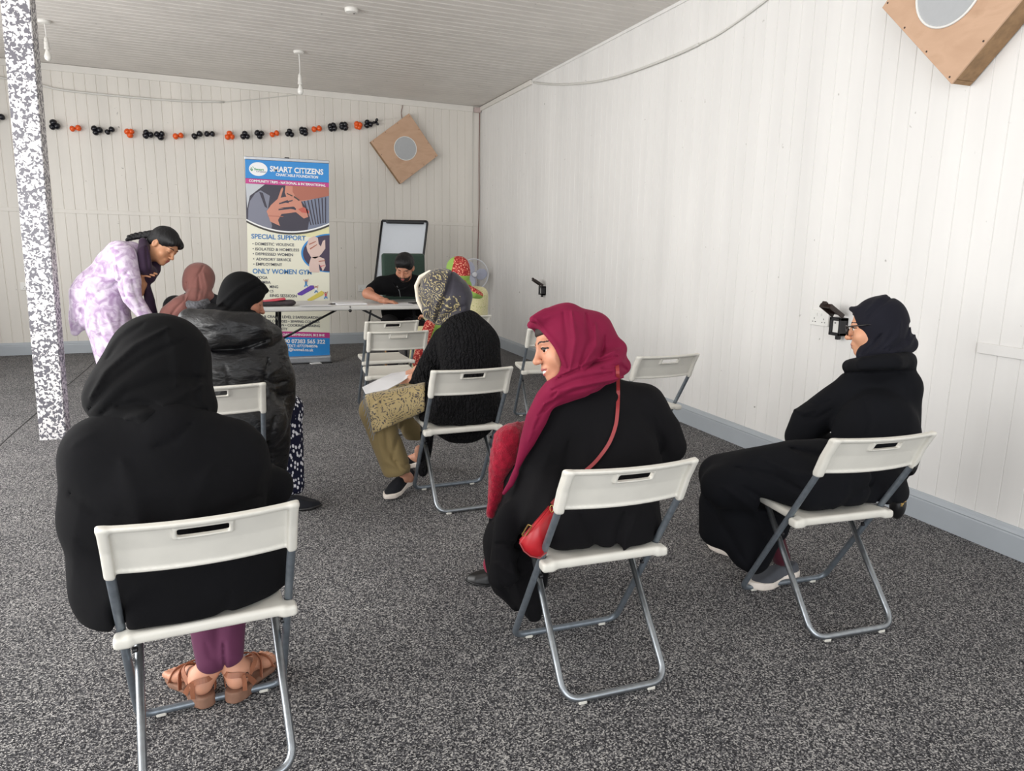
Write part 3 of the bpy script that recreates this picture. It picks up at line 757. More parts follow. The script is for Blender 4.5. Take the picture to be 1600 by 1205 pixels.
# ---------------------------------------------------------------- plywood speaker boxes
def mat_ply():
    t = NT('plywood_face', .6); n = t.n('ShaderNodeTexNoise', i_Scale=1.0, i_Detail=5.0); n.inputs['Distortion'].default_value = 1.5
    t.l(t.coord((2, 2, 6)), n.inputs['Vector']); t.base(t.ramp(n.outputs[0], [(.3, lin((192, 156, 128))), (.55, lin((202, 166, 138))), (.75, lin((186, 150, 122)))])); return t.m
M_PLY = mat_ply(); M_PLYS = flat('plywood_side', (150, 118, 84), .7, var=.2, scale=25); M_DISC = flat('grey_speaker_cloth', (176, 178, 180), .8, var=.02); M_SCREW = flat('dark_screw', (60, 44, 36), .5)
def speaker(c, u, v, n, side, depth, label, rdisc, cdisc):
    """square box: centre c, in-plane axes u, v, n out of the wall"""
    t = empty('speaker_box', c, 0, label, 'speaker')
    R = Matrix((u, v, n)).transposed()
    def put(bm, name, mat, **k):
        bm.transform(R.to_4x4()); return bm_obj(name, bm, mat, t, **k)
    bm = bmesh.new(); s = side/2
    for p, q in (((0, s-.012, 0), (side-.004, .022, depth)), ((0, -s+.012, 0), (side-.004, .022, depth)), ((s-.012, 0, 0), (.022, side-.05, depth)), ((-s+.012, 0, 0), (.022, side-.05, depth))):
        add_box(bm, (p[0], p[1], -depth/2-.006), q, bevel=.001, seg=1)
    put(bm, 'box_side', M_PLYS)
    bm = bmesh.new(); n_ = 48; out = []; inn = []
    add_box(bm, (0, 0, -.005), (side, side, .010), bevel=.0015, seg=1); put(bm, 'front_panel', M_PLY)
    bm = bmesh.new(); add_lathe(bm, [(rdisc, .0), (rdisc, .003), (rdisc*.985, .0035)], (cdisc[0], cdisc[1], 0), 48); put(bm, 'speaker_grille', M_DISC)
    bm = bmesh.new(); add_tube(bm, [(cdisc[0]+rdisc*math.cos(k*2*PI/48), cdisc[1]+rdisc*math.sin(k*2*PI/48), .003) for k in range(48)], rdisc*.035, 6, closed=True); put(bm, 'trim_ring', M_WPLAST, smooth=True)
    for i in range(4):
        for k in (0, 1, 2):
            a = (-1+k*.667+.05)*(s-.018); p = [(a, s-.015), (s-.015, -a), (-a, -s+.015), (-s+.015, a)][i]
            bm = bmesh.new(); add_lathe(bm, [(.005, -.001), (.005, .0012)], (p[0], p[1], 0), 8); put(bm, 'screw', M_SCREW)
    return t
A, B, C, D = [onback(px, py, .115) for px, py in ((579, 222), (640, 177), (684, 243), (626, 287))]
c = (A+B+C+D)/4; u = ((B-A)+(C-D)).normalized(); n = nb_in; v = n.cross(u).normalized(); side = ((A-B).length+(B-C).length+(C-D).length+(D-A).length)/4
dc = onback(633.5, 232, .115)-c
speaker(c, u, v, n, side, .10, 'small-looking square plywood speaker box hung cornerwise on the far wall right of the balloons', 17.6*mpp(c), (dc.dot(u), dc.dot(v)))
XS = 3.296-.125
A, B = atx(1378, 12, XS), atx(1484, 129, XS)
u = (B-A).normalized(); n = Vector((-1, 0, 0)); v = n.cross(u).normalized(); side = (B-A).length*1.02; v = v if v.z > 0 else -v
side_len = side; c = A+u*(side/2)+v*(side/2); 
if u.cross(v).dot(n) < 0: u, v = v, u
dc = atx(1485, -22, XS)-c
speaker(c, u, v, n, side, .118, 'large plywood speaker box hung cornerwise high on the right wall', .155*side/.57, (dc.dot(u), dc.dot(v)))

# ---------------------------------------------------------------- balloon garland
M_BK = flat('black_balloon', (22, 22, 30), .18, var=.02); M_OR = flat('orange_balloon', (232, 92, 32), .25, var=.03)
gar = empty('balloon_garland', back_at(-.5, 2.6, .05), 0, 'garland of small black and orange balloons strung across the far wall', 'garland')
CLU = [(-1, 186, 'K', 2), (85, 197, 'K', 3), (118, 202, 'O', 2), (151, 205, 'K', 3), (172, 206, 'K', 2), (203, 209, 'O', 3), (231, 211, 'K', 3), (250, 212, 'K', 3), (279, 213.5, 'O', 2), (308, 212, 'K', 2), (328, 211, 'K', 2),
       (359, 213.5, 'O', 3), (383, 213, 'K', 3), (406, 211.5, 'K', 3), (428.5, 210, 'O', 2), (452.5, 209.5, 'K', 3), (474.5, 206, 'K', 4), (494.7, 203, 'O', 2), (519, 200, 'K', 4), (537, 198, 'K', 4), (559.7, 197.5, 'O', 4), (575, 195, 'K', 3), (587, 192, 'S', 3)]
rnd = random.Random(11)
def balloon_mesh(mat, small):
    bm = bmesh.new(); k = .5 if small else 1
    add_lathe(bm, [(.0015, -.006), (.004, -.002), (.003, .0), (.016*k, .006), (.029*k, .020), (.034*k, .038), (.030*k, .055), (.016*k, .067), (.002, .071)], (0, 0, 0), 14)
    for v_ in bm.verts: v_.co.z *= (.85 if not small else .7)
    me = bpy.data.meshes.new('balloon'); bm.to_mesh(me); bm.free(); me.materials.append(mat)
    me.polygons.foreach_set('use_smooth', [True]*len(me.polygons)); return me
BM_ = {'K': balloon_mesh(M_BK, False), 'O': balloon_mesh(M_OR, False), 'S': balloon_mesh(M_BK, True)}
knots = []
for px, py, c, n in CLU:
    p = onback(px, py, .05); knots.append(p+Vector((0, 0, .02))); a0 = rnd.uniform(0, 6.28)
    if n == 2: a0 = rnd.uniform(-.4, .4)+PI*.1
    for k in range(n):
        a = a0+k*2*PI/n+rnd.uniform(-.2, .2); d = Vector((math.cos(a), -.25-rnd.uniform(0, .25), math.sin(a)*.8)).normalized()
        o = bpy.data.objects.new('balloon', BM_[c]); COL.objects.link(o); o.parent = gar
        o.rotation_euler = d.to_track_quat('Z', 'Y').to_euler(); o.location = p-gar.location+Vector((0, 0, .008)); s_ = rnd.uniform(.95, 1.15); o.scale = (s_,)*3
bm = bmesh.new(); P_ = [onback(-120, 150, .04)]+knots+[onback(620, 184, .03)]
add_tube(bm, [p-gar.location for p in spline(P_, 3)], .0013, 4); bm_obj('string', bm, M_WPLAST, gar)

# ---------------------------------------------------------------- pendant lamp holders, smoke alarm
M_BULB = flat('opal_bulb', (236, 234, 228), .15, var=.0); M_ROSE = flat('white_ceiling_rose', (224, 221, 215), .4, var=.01)
def pendant(px, py, label, pyb):
    X = at(px, py, 8).x; p = atz(px, py, CEIL(X)); zc = CEIL(p.x)
    t = empty('pendant_lamp', (p.x, p.y, zc), 0, label, 'lamp')
    zb = at(px+2, pyb, p.y).z-zc
    bm = bmesh.new(); add_lathe(bm, [(.055, .0), (.055, -.012), (.048, -.024), (.012, -.028)], (0, 0, 0), 24); bm_obj('ceiling_rose', bm, M_ROSE, t)
    bm = bmesh.new(); add_tube(bm, [(0, 0, -.02), (.003, 0, zb*.35), (.0, 0, zb+.19)], .0042, 8); bm_obj('flex', bm, M_WPLAST, t)
    bm = bmesh.new(); add_lathe(bm, [(.008, zb+.205), (.016, zb+.19), (.017, zb+.165), (.021, zb+.16), (.021, zb+.12), (.024, zb+.115), (.024, zb+.10), (.015, zb+.095)], (0, 0, 0), 16); bm_obj('lamp_holder', bm, M_ROSE, t)
    bm = bmesh.new(); add_lathe(bm, [(.013, zb+.097), (.015, zb+.085), (.026, zb+.055), (.030, zb+.034), (.026, zb+.014), (.014, zb+.003), (.003, zb)], (0, 0, 0), 18); bm_obj('bulb', bm, M_BULB, t, smooth=True)
pendant(467, 80, 'white pendant lamp holder with bare bulb above the roll-up banner', 148)
pendant(69, 32, 'white pendant lamp holder with bare bulb hanging beside the speckled pillar', 95)
p = atz(549, 14, CEIL(1.2)); t = empty('smoke_alarm', (p.x, p.y, CEIL(p.x)), 0, 'round white smoke alarm on the ceiling at the top edge', 'smoke alarm')
bm = bmesh.new(); add_lathe(bm, [(.055, 0), (.055, -.012), (.05, -.03), (.02, -.036)], (0, 0, 0), 28); bm_obj('alarm_body', bm, M_ROSE, t)
bm = bmesh.new(); add_lathe(bm, [(.008, -.034), (.007, -.038)], (.02, 0, 0), 10); bm_obj('test_button', bm, M_SCREW, t)

# ---------------------------------------------------------------- conduits and cables
def cable(name, pts, r, mat, label, n=6, cat='cable'):
    bm = bmesh.new(); add_tube(bm, spline(pts, n), r, 8); tag(bm_obj(name, bm, mat, smooth=True), label, cat)
M_COND = flat('white_conduit', (214, 212, 206), .4, var=.02); M_BROWNC = flat('brown_cable', (120, 88, 80), .5)
cable('conduit', [onback(-90, 104, .02), onback(0, 121, .02), onback(60, 132, .02), onback(100, 141, .02), onback(200, 151.5, .02), onback(280, 157.5, .02), onback(350, 159.5, .02)], .0125, M_COND, 'white conduit sagging across the far wall above the balloons', cat='conduit')
cable('cable', [onback(348, 159.5, .02), onback(400, 155, .015), onback(450, 149.5, .012), onback(500, 146.5, .01), onback(545, 149, .01)], .0055, M_COND, 'thin white cable running on from the conduit behind the pendant lamp')
cable('conduit', [onright(834, 129, .02), onright(850, 131, .02), onright(880, 132, .02), onright(920, 129, .02), onright(960, 121, .02), onright(1010, 104, .02), onright(1060, 84, .02), onright(1092, 69, .02)], .011, M_COND, 'white conduit curving down the top of the right wall', cat='conduit')
cable('cable', [onright(1090, 70, .02), onright(1120, 55, .015), onright(1160, 28, .015), onright(1200, -2, .015), onright(1240, -30, .015)], .0065, M_COND, 'grey white cable running up from the conduit on the right wall')
cable('cable', [onback(627.5, 157, .012), onback(629, 165, .012), onback(627, 176, .012), onback(628.5, 186, .012)], .004, M_BROWNC, 'short brown cable dropping to the far plywood speaker box')
cable('cable', [back_at(3.262, 3.20, .015), back_at(3.258, 2.6, .012), back_at(3.262, 1.9, .014), back_at(3.25, 1.3, .012), back_at(3.255, .5, .012), back_at(3.252, .15, .012)], .006, M_BROWNC, 'brown cable running down the far corner of the room')
cable('cable', [back_at(3.17, 3.18, .01), back_at(3.165, 2.3, .01), back_at(3.16, 2.0, .02), back_at(3.175, 1.7, .01), back_at(3.17, 1.0, .01), back_at(3.16, .2, .01)], .004, M_COND, 'thin pale cable down the far wall beside the corner')
bm = bmesh.new(); add_box(bm, back_at(3.225, 3.185, .03), (.095, .05, .065), bevel=.008); tag(bm_obj('junction_box', bm, flat('pinkish_joint', (190, 172, 168), .5)), 'small junction box in the top far corner', 'junction box')

# ---------------------------------------------------------------- sockets
def socket(c, n, w, h, label, double=True):
    u = Vector((0, 0, 1)).cross(n).normalized(); R = Matrix((u, Vector((0, 0, 1)), n)).transposed().to_4x4()
    t = empty('wall_socket', c, 0, label, 'socket')
    def put(bm, name, mat): bm.transform(R); return bm_obj(name, bm, mat, t)
    bm = bmesh.new(); add_box(bm, (0, 0, .006), (w, h, .012), bevel=.003); put(bm, 'faceplate', M_WPLAST)
    for s in ((-1, 1) if double else (0,)):
        x0 = s*w*.25
        for dx, dy, a, b in ((0, -.012*0-.002, .0045, .009), (-.011, -.022, .008, .0045), (.011, -.022, .008, .0045)):
            bm = bmesh.new(); add_box(bm, (x0+dx, dy-.002, .0121), (a, b, .0008)); put(bm, 'pin_slot', M_DARK)
        bm = bmesh.new(); add_box(bm, (s*.017 if double else .02, h*.24, .0135), (.011, .018, .006), Matrix.Rotation(.15, 3, 'X'), bevel=.001, seg=1); put(bm, 'rocker_switch', M_WPLAST)
    return t
nr_in = Vector((-1, 0, 0))
p = onright(1282, 497, 0.003); socket(p, nr_in, .150, .092, 'white double socket on the right wall beside the face with glasses')
p = onback(568, 450, .003); socket(p, nb_in, .150, .09, 'white double socket on the far wall behind the man in black')
p = onback(39, 447, .003); socket(p, nb_in, .09, .09, 'small white switch plate on the far wall beside the speckled pillar', False)
def outdoor_socket(px, py, label, w=.085, h=.105):
    c = onright(px, py, 0.0)
    t = empty('weatherproof_socket', c, 0, label, 'socket')
    bm = bmesh.new()
    for p, s in (((-.03, 0, h/2-.009), (.06, w, .018)), ((-.03, 0, -h/2+.009), (.06, w, .018)), ((-.03, w/2-.008, 0), (.06, .016, h)), ((-.03, -w/2+.008, 0), (.06, .016, h)), ((-.006, 0, 0), (.012, w, h))):
        add_box(bm, p, s, bevel=.003, seg=1)
    bm_obj('back_box', bm, M_BLACKP, t)
    bm = bmesh.new(); add_box(bm, (-.030, 0, 0), (.030, w-.030, h-.032), bevel=.002, seg=1); bm_obj('socket_insert', bm, M_WPLAST, t)
    bm = bmesh.new(); add_box(bm, (-.0455, .01, .02), (.002, .01, .006)); bm_obj('pin_slot', bm, M_DARK, t)
    bm = bmesh.new(); R = Matrix.Rotation(.55, 4, 'Y')
    for p, s in (((-.075, 0, .016), (.125, w, .006)), ((-.075, w/2-.004, .005), (.125, .007, .026)), ((-.075, -w/2+.004, .005), (.125, .007, .026)), ((-.135, 0, .005), (.008, w, .026)), ((-.148, 0, .012), (.022, .03, .02))):
        add_box(bm, p, s, bevel=.0025, seg=1)
    bm.transform(Matrix.Translation((-.028, 0, h/2-.004)) @ R); o = bm_obj('hinged_lid', bm, M_LID, t)
    bm = bmesh.new(); add_box(bm, (-.036, -.012, -h/2-.011), (.026, .024, .024), bevel=.003, seg=1); bm_obj('catch', bm, M_BLACKP, t)
M_LID = flat('smoked_brown_lid', (46, 34, 30), .3, var=.1)
outdoor_socket(851, 454, 'black weatherproof socket with raised lid on the right wall, the further one', .085, .10)
outdoor_socket(1316, 510, 'black weatherproof socket with raised lid on the right wall behind the glasses')
# ---------------------------------------------------------------- figure toolkit
def idir(dx, dy, dz=0.0): return (CR*dx-CU*dy+CF*dz).normalized()
def S(px, py, Y, r): p = at(px, py, Y); return sph(p, r*mpp(p))
def Cn(pts):
    P = [at(*q[:3]) for q in pts]; return chain(P, [q[3]*mpp(p) for q, p in zip(pts, P)])
def E_(px, py, Y, rx, ry, rz, rot=0.0, tilt=0.0):
    p = at(px, py, Y); m = mpp(p); d = (p-O_); d.z = 0; d.normalize(); hx = Vector((d.y, -d.x, 0))
    R = Matrix((hx, d, Vector((0, 0, 1)))).transposed() @ Matrix.Rotation(math.radians(rot), 3, 'Y') @ Matrix.Rotation(math.radians(tilt), 3, 'X')
    return ell(p, (rx*m, ry, rz*m), R)
_R3 = np.array([list(CR), list(CU), list(CF)], f32)
def to_px(P):
    d = (P-np.array([0, 0, CAM_H], f32))@_R3.T
    return np.stack([800+F_PX*d[:, 0]/d[:, 2], 602.5-F_PX*d[:, 1]/d[:, 2]], 1), d[:, 2]/F_PX
def drape(f, lines):
    """long cloth folds: (list of points, amplitude m, width px); positive = ridge, negative = groove"""
    L = [(np.array(l[0], f32), l[1], l[2]) for l in lines]
    def g(P):
        d = f(P); m = np.abs(d) < .05
        if not m.any(): return d
        q, _ = to_px(P[m]); add = np.zeros(len(q), f32)
        for pts, amp, w in L:
            best = np.full(len(q), 1e9, f32); n = len(pts)-1
            for i in range(n):
                a, b = pts[i], pts[i+1]; ab = b-a; t = ((q-a)@ab)/(ab@ab); tc = np.clip(t, 0, 1)
                e = ((q-a-tc[:, None]*ab)**2).sum(1)
                tt = (i+tc)/n; fade = np.sin(np.clip(tt, .02, .98)*PI)**.6
                e = e/(fade+.15)**2
                best = np.minimum(best, e)
            add += amp*np.exp(-best/(w*w))
        d = d.copy(); d[m] -= add; return d
    return g
def chair_cut(k, tubes=True, seat=True):
    X, Y, a = CH[k]; c, s = math.cos(a), math.sin(a)
    def f(P):
        x = (P[:, 0]-X)*c+(P[:, 1]-Y)*s; y = -(P[:, 0]-X)*s+(P[:, 1]-Y)*c; z = P[:, 2]
        ax = np.abs(x); ty = .156-(z-.016)*.607
        B = np.maximum.reduce([z-.785, .618-z, ax-.232, y-(-.205-(z-.63)*.40-.034*(1-np.clip(ax/.2165, 0, 1)**2)+.010)])
        r = B
        if tubes: r = np.minimum(r, np.maximum.reduce([np.abs(ax-.2035)-.016, (y-ty-.017)*.85, .36-z, z-.70]))
        if seat: r = np.minimum(r, np.maximum.reduce([z-.4375, .38-z, ax-.219, y-.246, -.156-y]))
        return r
    return f
def hipbox(k, w=.175, y0=-.125, y1=.16, x=0.0, top=.60):
    X, Y, a = CH[k]; R = Matrix.Rotation(a, 3, 'Z'); return rbox(cl(k, x, (y0+y1)/2, (.4375+top)/2), (w, (y1-y0)/2, (top-.4375)/2+.012), .07, R)
def frame3(fwd, up):
    f = Vector(fwd).normalized(); r = f.cross(Vector(up)).normalized(); u = r.cross(f); return Matrix((r, f, u)).transposed()
SKIN = {}
def skin(name, rgb):
    t = NT('skin_'+name, .5, 0, .4); c = lin(rgb)
    n = t.n('ShaderNodeTexNoise', i_Scale=1.0, i_Detail=3.0); t.l(t.coord((22,)*3), n.inputs['Vector'])
    t.base(t.ramp(n.outputs[0], [(.3, tuple(v*.9 for v in c[:3])+(1,)), (.7, tuple(min(1, v*1.07) for v in c[:3])+(1,))]))
    t.b.inputs['Subsurface Weight'].default_value = .08; t.b.inputs['Subsurface Radius'].default_value = (.012, .005, .003)
    return t.m
M_EYE = flat('eye_white', (232, 226, 220), .2, var=0); M_IRIS = flat('dark_iris', (38, 24, 18), .1, var=0); M_HAIR = None
M_BROW = flat('dark_hair_stubble', (40, 28, 24), .7, var=.1); M_TEETH = flat('teeth', (236, 230, 220), .3, var=0)
def head(c, fwd, up, s=1.0, look=(0, 1, 0), closed=False, smile=False, beard=False, clip=None, neck=None, neck_r=.052, h=.0028, ears=True):
    """list of (f, lo, hi, h) and a slot function: 0 skin 1 lips 2 brows 3 teeth 4 white 5 iris"""
    R = frame3(fwd, up); Rn = np.array(R, f32); c = Vector(c); cn = V3(c)
    ear = lambda sx: SUB(ell((sx*.076, -.012, -.008), (.009, .019, .031), Matrix.Rotation(sx*.3, 3, 'Z').to_3x3()), ell((sx*.086, -.008, -.004), (.007, .010, .018)), .003)
    base = U([ell((0, -.014, .034), (.074, .093, .083)), (ell((0, .026, -.040), (.058, .060, .074)), .03), (sph((0, .066, -.094), .020), .03),
              (rc((-.034, .074, .022), (.034, .074, .022), .010), .02), (sph((-.043, .052, -.034), .022), .03), (sph((.043, .052, -.034), .022), .03),
              (rc((0, .082, .012), (0, .103, -.026), .0075, .0095), .012), (sph((0, .106, -.030), .0095), .010),
              (sph((-.0115, .096, -.033), .0072), .008), (sph((.0115, .096, -.033), .0072), .008),
              (ell((0, .080, -.062), (.027, .014, .016)), .015)], .03)
    base = SUB(base, sph((-.031, .097, .002), .0165), .012); base = SUB(base, sph((.031, .097, .002), .0165), .012)
    my = -.002 if not smile else .004
    w = .022 if not smile else .027
    lips = U([chain([(-w, .079, -.0655+my), (-.008, .0905, -.061), (0, .0915, -.0625), (.008, .0905, -.061), (w, .079, -.0655+my)], [.0022, .0048, .0042, .0048, .0022]),
              (chain([(-w*.85, .079, -.068+my), (0, .0895, -.0725 if not smile else -.076), (w*.85, .079, -.068+my)], [.002, .0058, .002]), .002)], .002)
    base = U([base, (lips, .004)], .004)
    base = crease_local(base, [(-w, .088, -.067+my), (0, .097, -.0675 if not smile else -.069), (w, .088, -.067+my)], .0022 if not smile else .004)
    lid = U([chain([(sx*.046, .066, .000), (sx*.039, .079, .0075), (sx*.031, .0835, .0095), (sx*.022, .081, .007), (sx*.016, .076, -.001)], .0034) for sx in (-1, 1)]+
            [chain([(sx*.046, .066, .000), (sx*.038, .0765, -.0085), (sx*.029, .0785, -.0095), (sx*.016, .076, -.001)], .0028) for sx in (-1, 1)], .0)
    base = U([base, (lid, .004)]+([(ear(-1), .006), (ear(1), .006)] if ears else []), .004)
    eb = [sph((sx*.0305, .0685, .0), .0135 if not closed else .0150) for sx in (-1, 1)]
    if closed: base = U([base]+[(e, .003) for e in eb], .003)
    def loc(P): return (((P-cn)@Rn)/s).astype(f32)
    f1 = lambda P: base(loc(P))*s
    if neck is not None:
        top = c+R@Vector((0, -.022, -.055))*s; f1 = U([f1, (rc(top, neck, neck_r*s, neck_r*s*1.12), .035)], .03)
    if clip is not None: f9 = f1; f1 = lambda P: np.maximum(f9(P), clip(P))
    lo, hi = cn-.19*s, cn+.19*s
    if neck is not None: lo = np.minimum(lo, V3(neck)-.08); hi = np.maximum(hi, V3(neck)+.08)
    parts = [(f1, lo, hi, h*s)]
    if not closed:
        e = lambda P: np.minimum(eb[0](loc(P)), eb[1](loc(P)))*s
        parts.append((e, cn-.12, cn+.12, .0016*s))
    lk = V3(Vector(look).normalized())
    def slot(P):
        L = loc(P); x, y, z = L[:, 0], L[:, 1], L[:, 2]; ax = np.abs(x); out = np.zeros(len(L), int)
        zl = -.066+my*(ax/w)**2
        dl = lips(L) < .0022; out[dl & (y > .074)] = 1
        if smile: out[(np.abs(z+.0685) < .0048*(1-(ax/.021)**2)) & (ax < .020) & (y > .076) & (y < .094)] = 3
        brow = (np.abs(z-(.0235+.004*np.sin((ax-.014)/.036*PI)-.1*np.maximum(ax-.04, 0))) < .0030*(1-np.clip((ax-.03)/.03, 0, 1)*.6)) & (ax > .013) & (ax < .050) & (y > .055); out[brow] = 2
        if closed: out[(np.abs(z-(-.005-.003*np.cos((ax-.031)/.016*1.5))) < .0013) & (ax > .018) & (ax < .045) & (y > .06)] = 2
        else:
            lash = (chain([(.047, .066, .001), (.039, .081, .006), (.031, .0862, .0072), (.022, .083, .0055)], .0016)(np.stack([ax, y, z], 1).astype(f32)) < .0016); out[lash] = 2
            for sx in (-1, 1):
                q = L-np.array([sx*.0305, .0685, 0], f32); r = np.sqrt((q**2).sum(1)); m = (r < .0139) & (r > .012)
                m &= (out != 2); inn = m & (r > .0128) & (r < .0137)
                out[inn & (y > .060)] = 4; out[inn & ((q@lk)/np.maximum(r, 1e-6) > .80)] = 5
        if beard:
            b = (z < -.040) & (y > .02) & ~dl & (z > -.125) & ((ax > .012) | (z < -.079) | (z > -.058)); b &= (z < -.052-.0*(ax)) | (ax > .050)
            b |= (np.abs(z+.0525) < .004) & (ax < .026) & (y > .08) & ~dl
            out[b & (out == 0)] = 2
        out[(y > .135) | (ax > .10) | (z < -.14)] = 0
        return out
    return parts, slot, loc
def crease_local(f, pts, r): 
    g = chain(pts, r); return lambda P: smax(f(P), -g(P), .002)
def hand(w, d, n, thumb, curl=.35, s=1.0, h=.003, spread=.10, fore=None):
    """w wrist, d finger direction, n palm normal, thumb = +1/-1 side (d x n)"""
    w = Vector(w); d = Vector(d).normalized(); n = Vector(n); n = (n-d*n.dot(d)).normalized(); t = d.cross(n)*thumb
    fs = [rbox_dir(w+d*.048*s, d, n, t, (.0385*s, .046*s, .0125*s), .011*s), (rc(w-d*.03*s, w+d*.02*s, .026*s, .027*s), .02), (rc(w+d*.02*s+t*.018*s+n*.004, w+d*.045*s+t*.026*s+n*.008*s, .016*s, .013*s), .012)]
    for i, (o, L, r) in enumerate(((.029, .070, .0085), (.0095, .078, .0088), (-.0100, .073, .0083), (-.0285, .058, .0073))):
        b = w+d*(.090-.006*abs(i-1))*s+t*o*s; fd = (d+t*(1.5-i)*spread*.6).normalized(); a = curl*(1+.12*i)
        pts = [b]; dirv = fd
        for k, fr in enumerate((.45, .30, .25)):
            ang = a*(.8, 1.2, .9)[k]; dirv = (dirv*math.cos(ang)+n*math.sin(ang)).normalized(); n2 = n
            pts.append(pts[-1]+dirv*L*fr*s)
        fs.append((chain(pts, [r*1.08*s, r*s, r*.92*s, r*.78*s]), .006*s))
    b = w+d*.030*s+t*.030*s; td = (d*.62+t*.62+n*.35).normalized(); p1 = b+td*.036*s; td2 = (td+d*.45+n*.2).normalized(); p2 = p1+td2*.028*s
    fs.append((chain([b, p1, p2], [.0135*s, .0105*s, .0085*s]), .008))
    f = U(fs, .01)
    pts = [w-d*.04, w+d*.2, w+t*.1, w-t*.07, w+n*.12, w-n*.06]
    lo, hi = box_around(pts, .05); return (f, lo, hi, h)
def rbox_dir(c, d, n, t, hs, rad):
    R = np.array([list(t), list(d), list(n)], f32).T
    return rbox(c, hs, rad, R)
def foot(heel, toe, s=1.0, h=.0035, ankle=None, up=Vector((0, 0, 1)), toes=True):
    heel, toe = Vector(heel), Vector(toe); d = (toe-heel).normalized(); r = d.cross(up).normalized(); u = r.cross(d)
    P = lambda x, y, z: heel+(r*x+d*y+u*z)*s
    fs = [sph(P(0, .028, .030), .028*s), ((rc(P(0, .040, .06), P(0, .045, .11), .027*s, .029*s) if ankle is None else rc(P(0, .032, .04), Vector(ankle)-u*.03, .029*s, .028*s)), .025), (rc(P(0, .05, .055), P(0, .15, .028), .030*s, .024*s), .03), (rc(P(-.022, .165, .018), P(.022, .17, .018), .018*s), .03)]
    if toes:
        for i, x in enumerate((-.034, -.018, -.001, .015, .030)): fs.append((rc(P(x*.9, .17, .015), P(x, (.215, .225, .222, .213, .198)[i], .012), .010*s, (.0125 if i == 0 else .009)*s), .006))
    if ankle is not None: fs.append((rc(Vector(ankle)-u*.03, ankle, .028*s, .033*s), .03))
    f = U(fs, .02); pts = [heel, toe, P(0, .05, .14)]+([ankle] if ankle is not None else [])
    lo, hi = box_around(pts, .08); return (f, lo, hi, h)
def shoe(parent, heel, toe, mat_up, mat_sole, up=Vector((0, 0, 1)), s=1.0, open_=.045, sole=.026, L=.26, name='shoe', high=.075):
    heel, toe = Vector(heel), Vector(toe); d = (toe-heel).normalized(); r = d.cross(up).normalized(); u = r.cross(d); R = np.array([list(r), list(d), list(u)], f32).T; o = V3(heel)
    def loc(P): return (((P-o)@R)/s).astype(f32)
    def outline(x, y):
        w = np.interp(y, [-.002, .03, .09, .17, .22, L], [.022, .034, .030, .046, .040, .016]); cx = np.interp(y, [0, .1, .2, L], [0, .004, -.004, -.010])
        e = np.maximum(y-(L-.012), -(y-.012)); return np.sqrt(np.maximum(np.abs(x-cx)-w+.02, 0)**2+np.maximum(e+.0, 0)**2*1.4)-.02
    def fs(P):
        q = loc(P); o2 = outline(q[:, 0], q[:, 1])-.003; zt = sole+.012*np.clip((.10-q[:, 1])/.1, 0, 1)+.004*np.sin(q[:, 1]*30); zb = .010*np.clip((q[:, 1]-.19)/.07, 0, 1)**2
        return smax(o2, np.maximum(q[:, 2]-zt, zb-q[:, 2]), .006)*s
    def fu(P):
        q = loc(P); x, y, z = q[:, 0], q[:, 1], q[:, 2]; o2 = outline(x, y)
        top = np.interp(y, [0, .03, .08, .13, .20, L], [high, high, high*.95, .075, .050, .035])
        d0 = smax(o2+np.clip(z-sole, 0, 1)*.22, z-top, .03); d0 = smax(d0, sole-.008-z, .004)
        hole = ell((0, .062, high+.012), (.027, .050, open_))(q); return smax(d0, -hole, .006)*s
    lo, hi = box_around([heel, toe, heel+u*.14, toe+u*.1], .07)
    so = sdf_obj(name, [(fu, lo, hi, .004*s)], mat_up, parent)
    sdf_obj('sole', [(fs, lo, hi, .0042*s)], mat_sole, so)
def limb_body(sk, cut=None, sc=1.0, inside=None):
    """clothed trunk and limbs, one continuous surface"""
    g = sk.get; fs = [ell(g('pelvis'), (.135*sc, .11*sc, .10*sc)), (rc(g('pelvis'), g('chest'), .11*sc, .115*sc), .06), (rc(g('chest'), g('neck'), .10*sc, .05*sc), .05)]
    for s in 'LR':
        if g('sh'+s): fs += [(rc(g('chest').lerp(g('sh'+s), .2), g('sh'+s), .07*sc, .05*sc), .04), (rc(g('sh'+s), g('el'+s), .046*sc, .038*sc), .02), (rc(g('el'+s), g('wr'+s), .037*sc, .026*sc), .015)]
        if g('hip'+s): fs += [(rc(g('hip'+s), g('kn'+s), .080*sc, .055*sc), .04), (rc(g('kn'+s), g('an'+s), .052*sc, .034*sc), .02)]
    f = U(fs, .05)
    if cut is not None: f = SUB(f, cut, .006)
    if inside is not None: f0 = f; f = lambda P: np.maximum(f0(P), inside(P)+.016)
    lo, hi = box_around([v for v in sk.values() if v is not None], .2); return (f, lo, hi, .013)
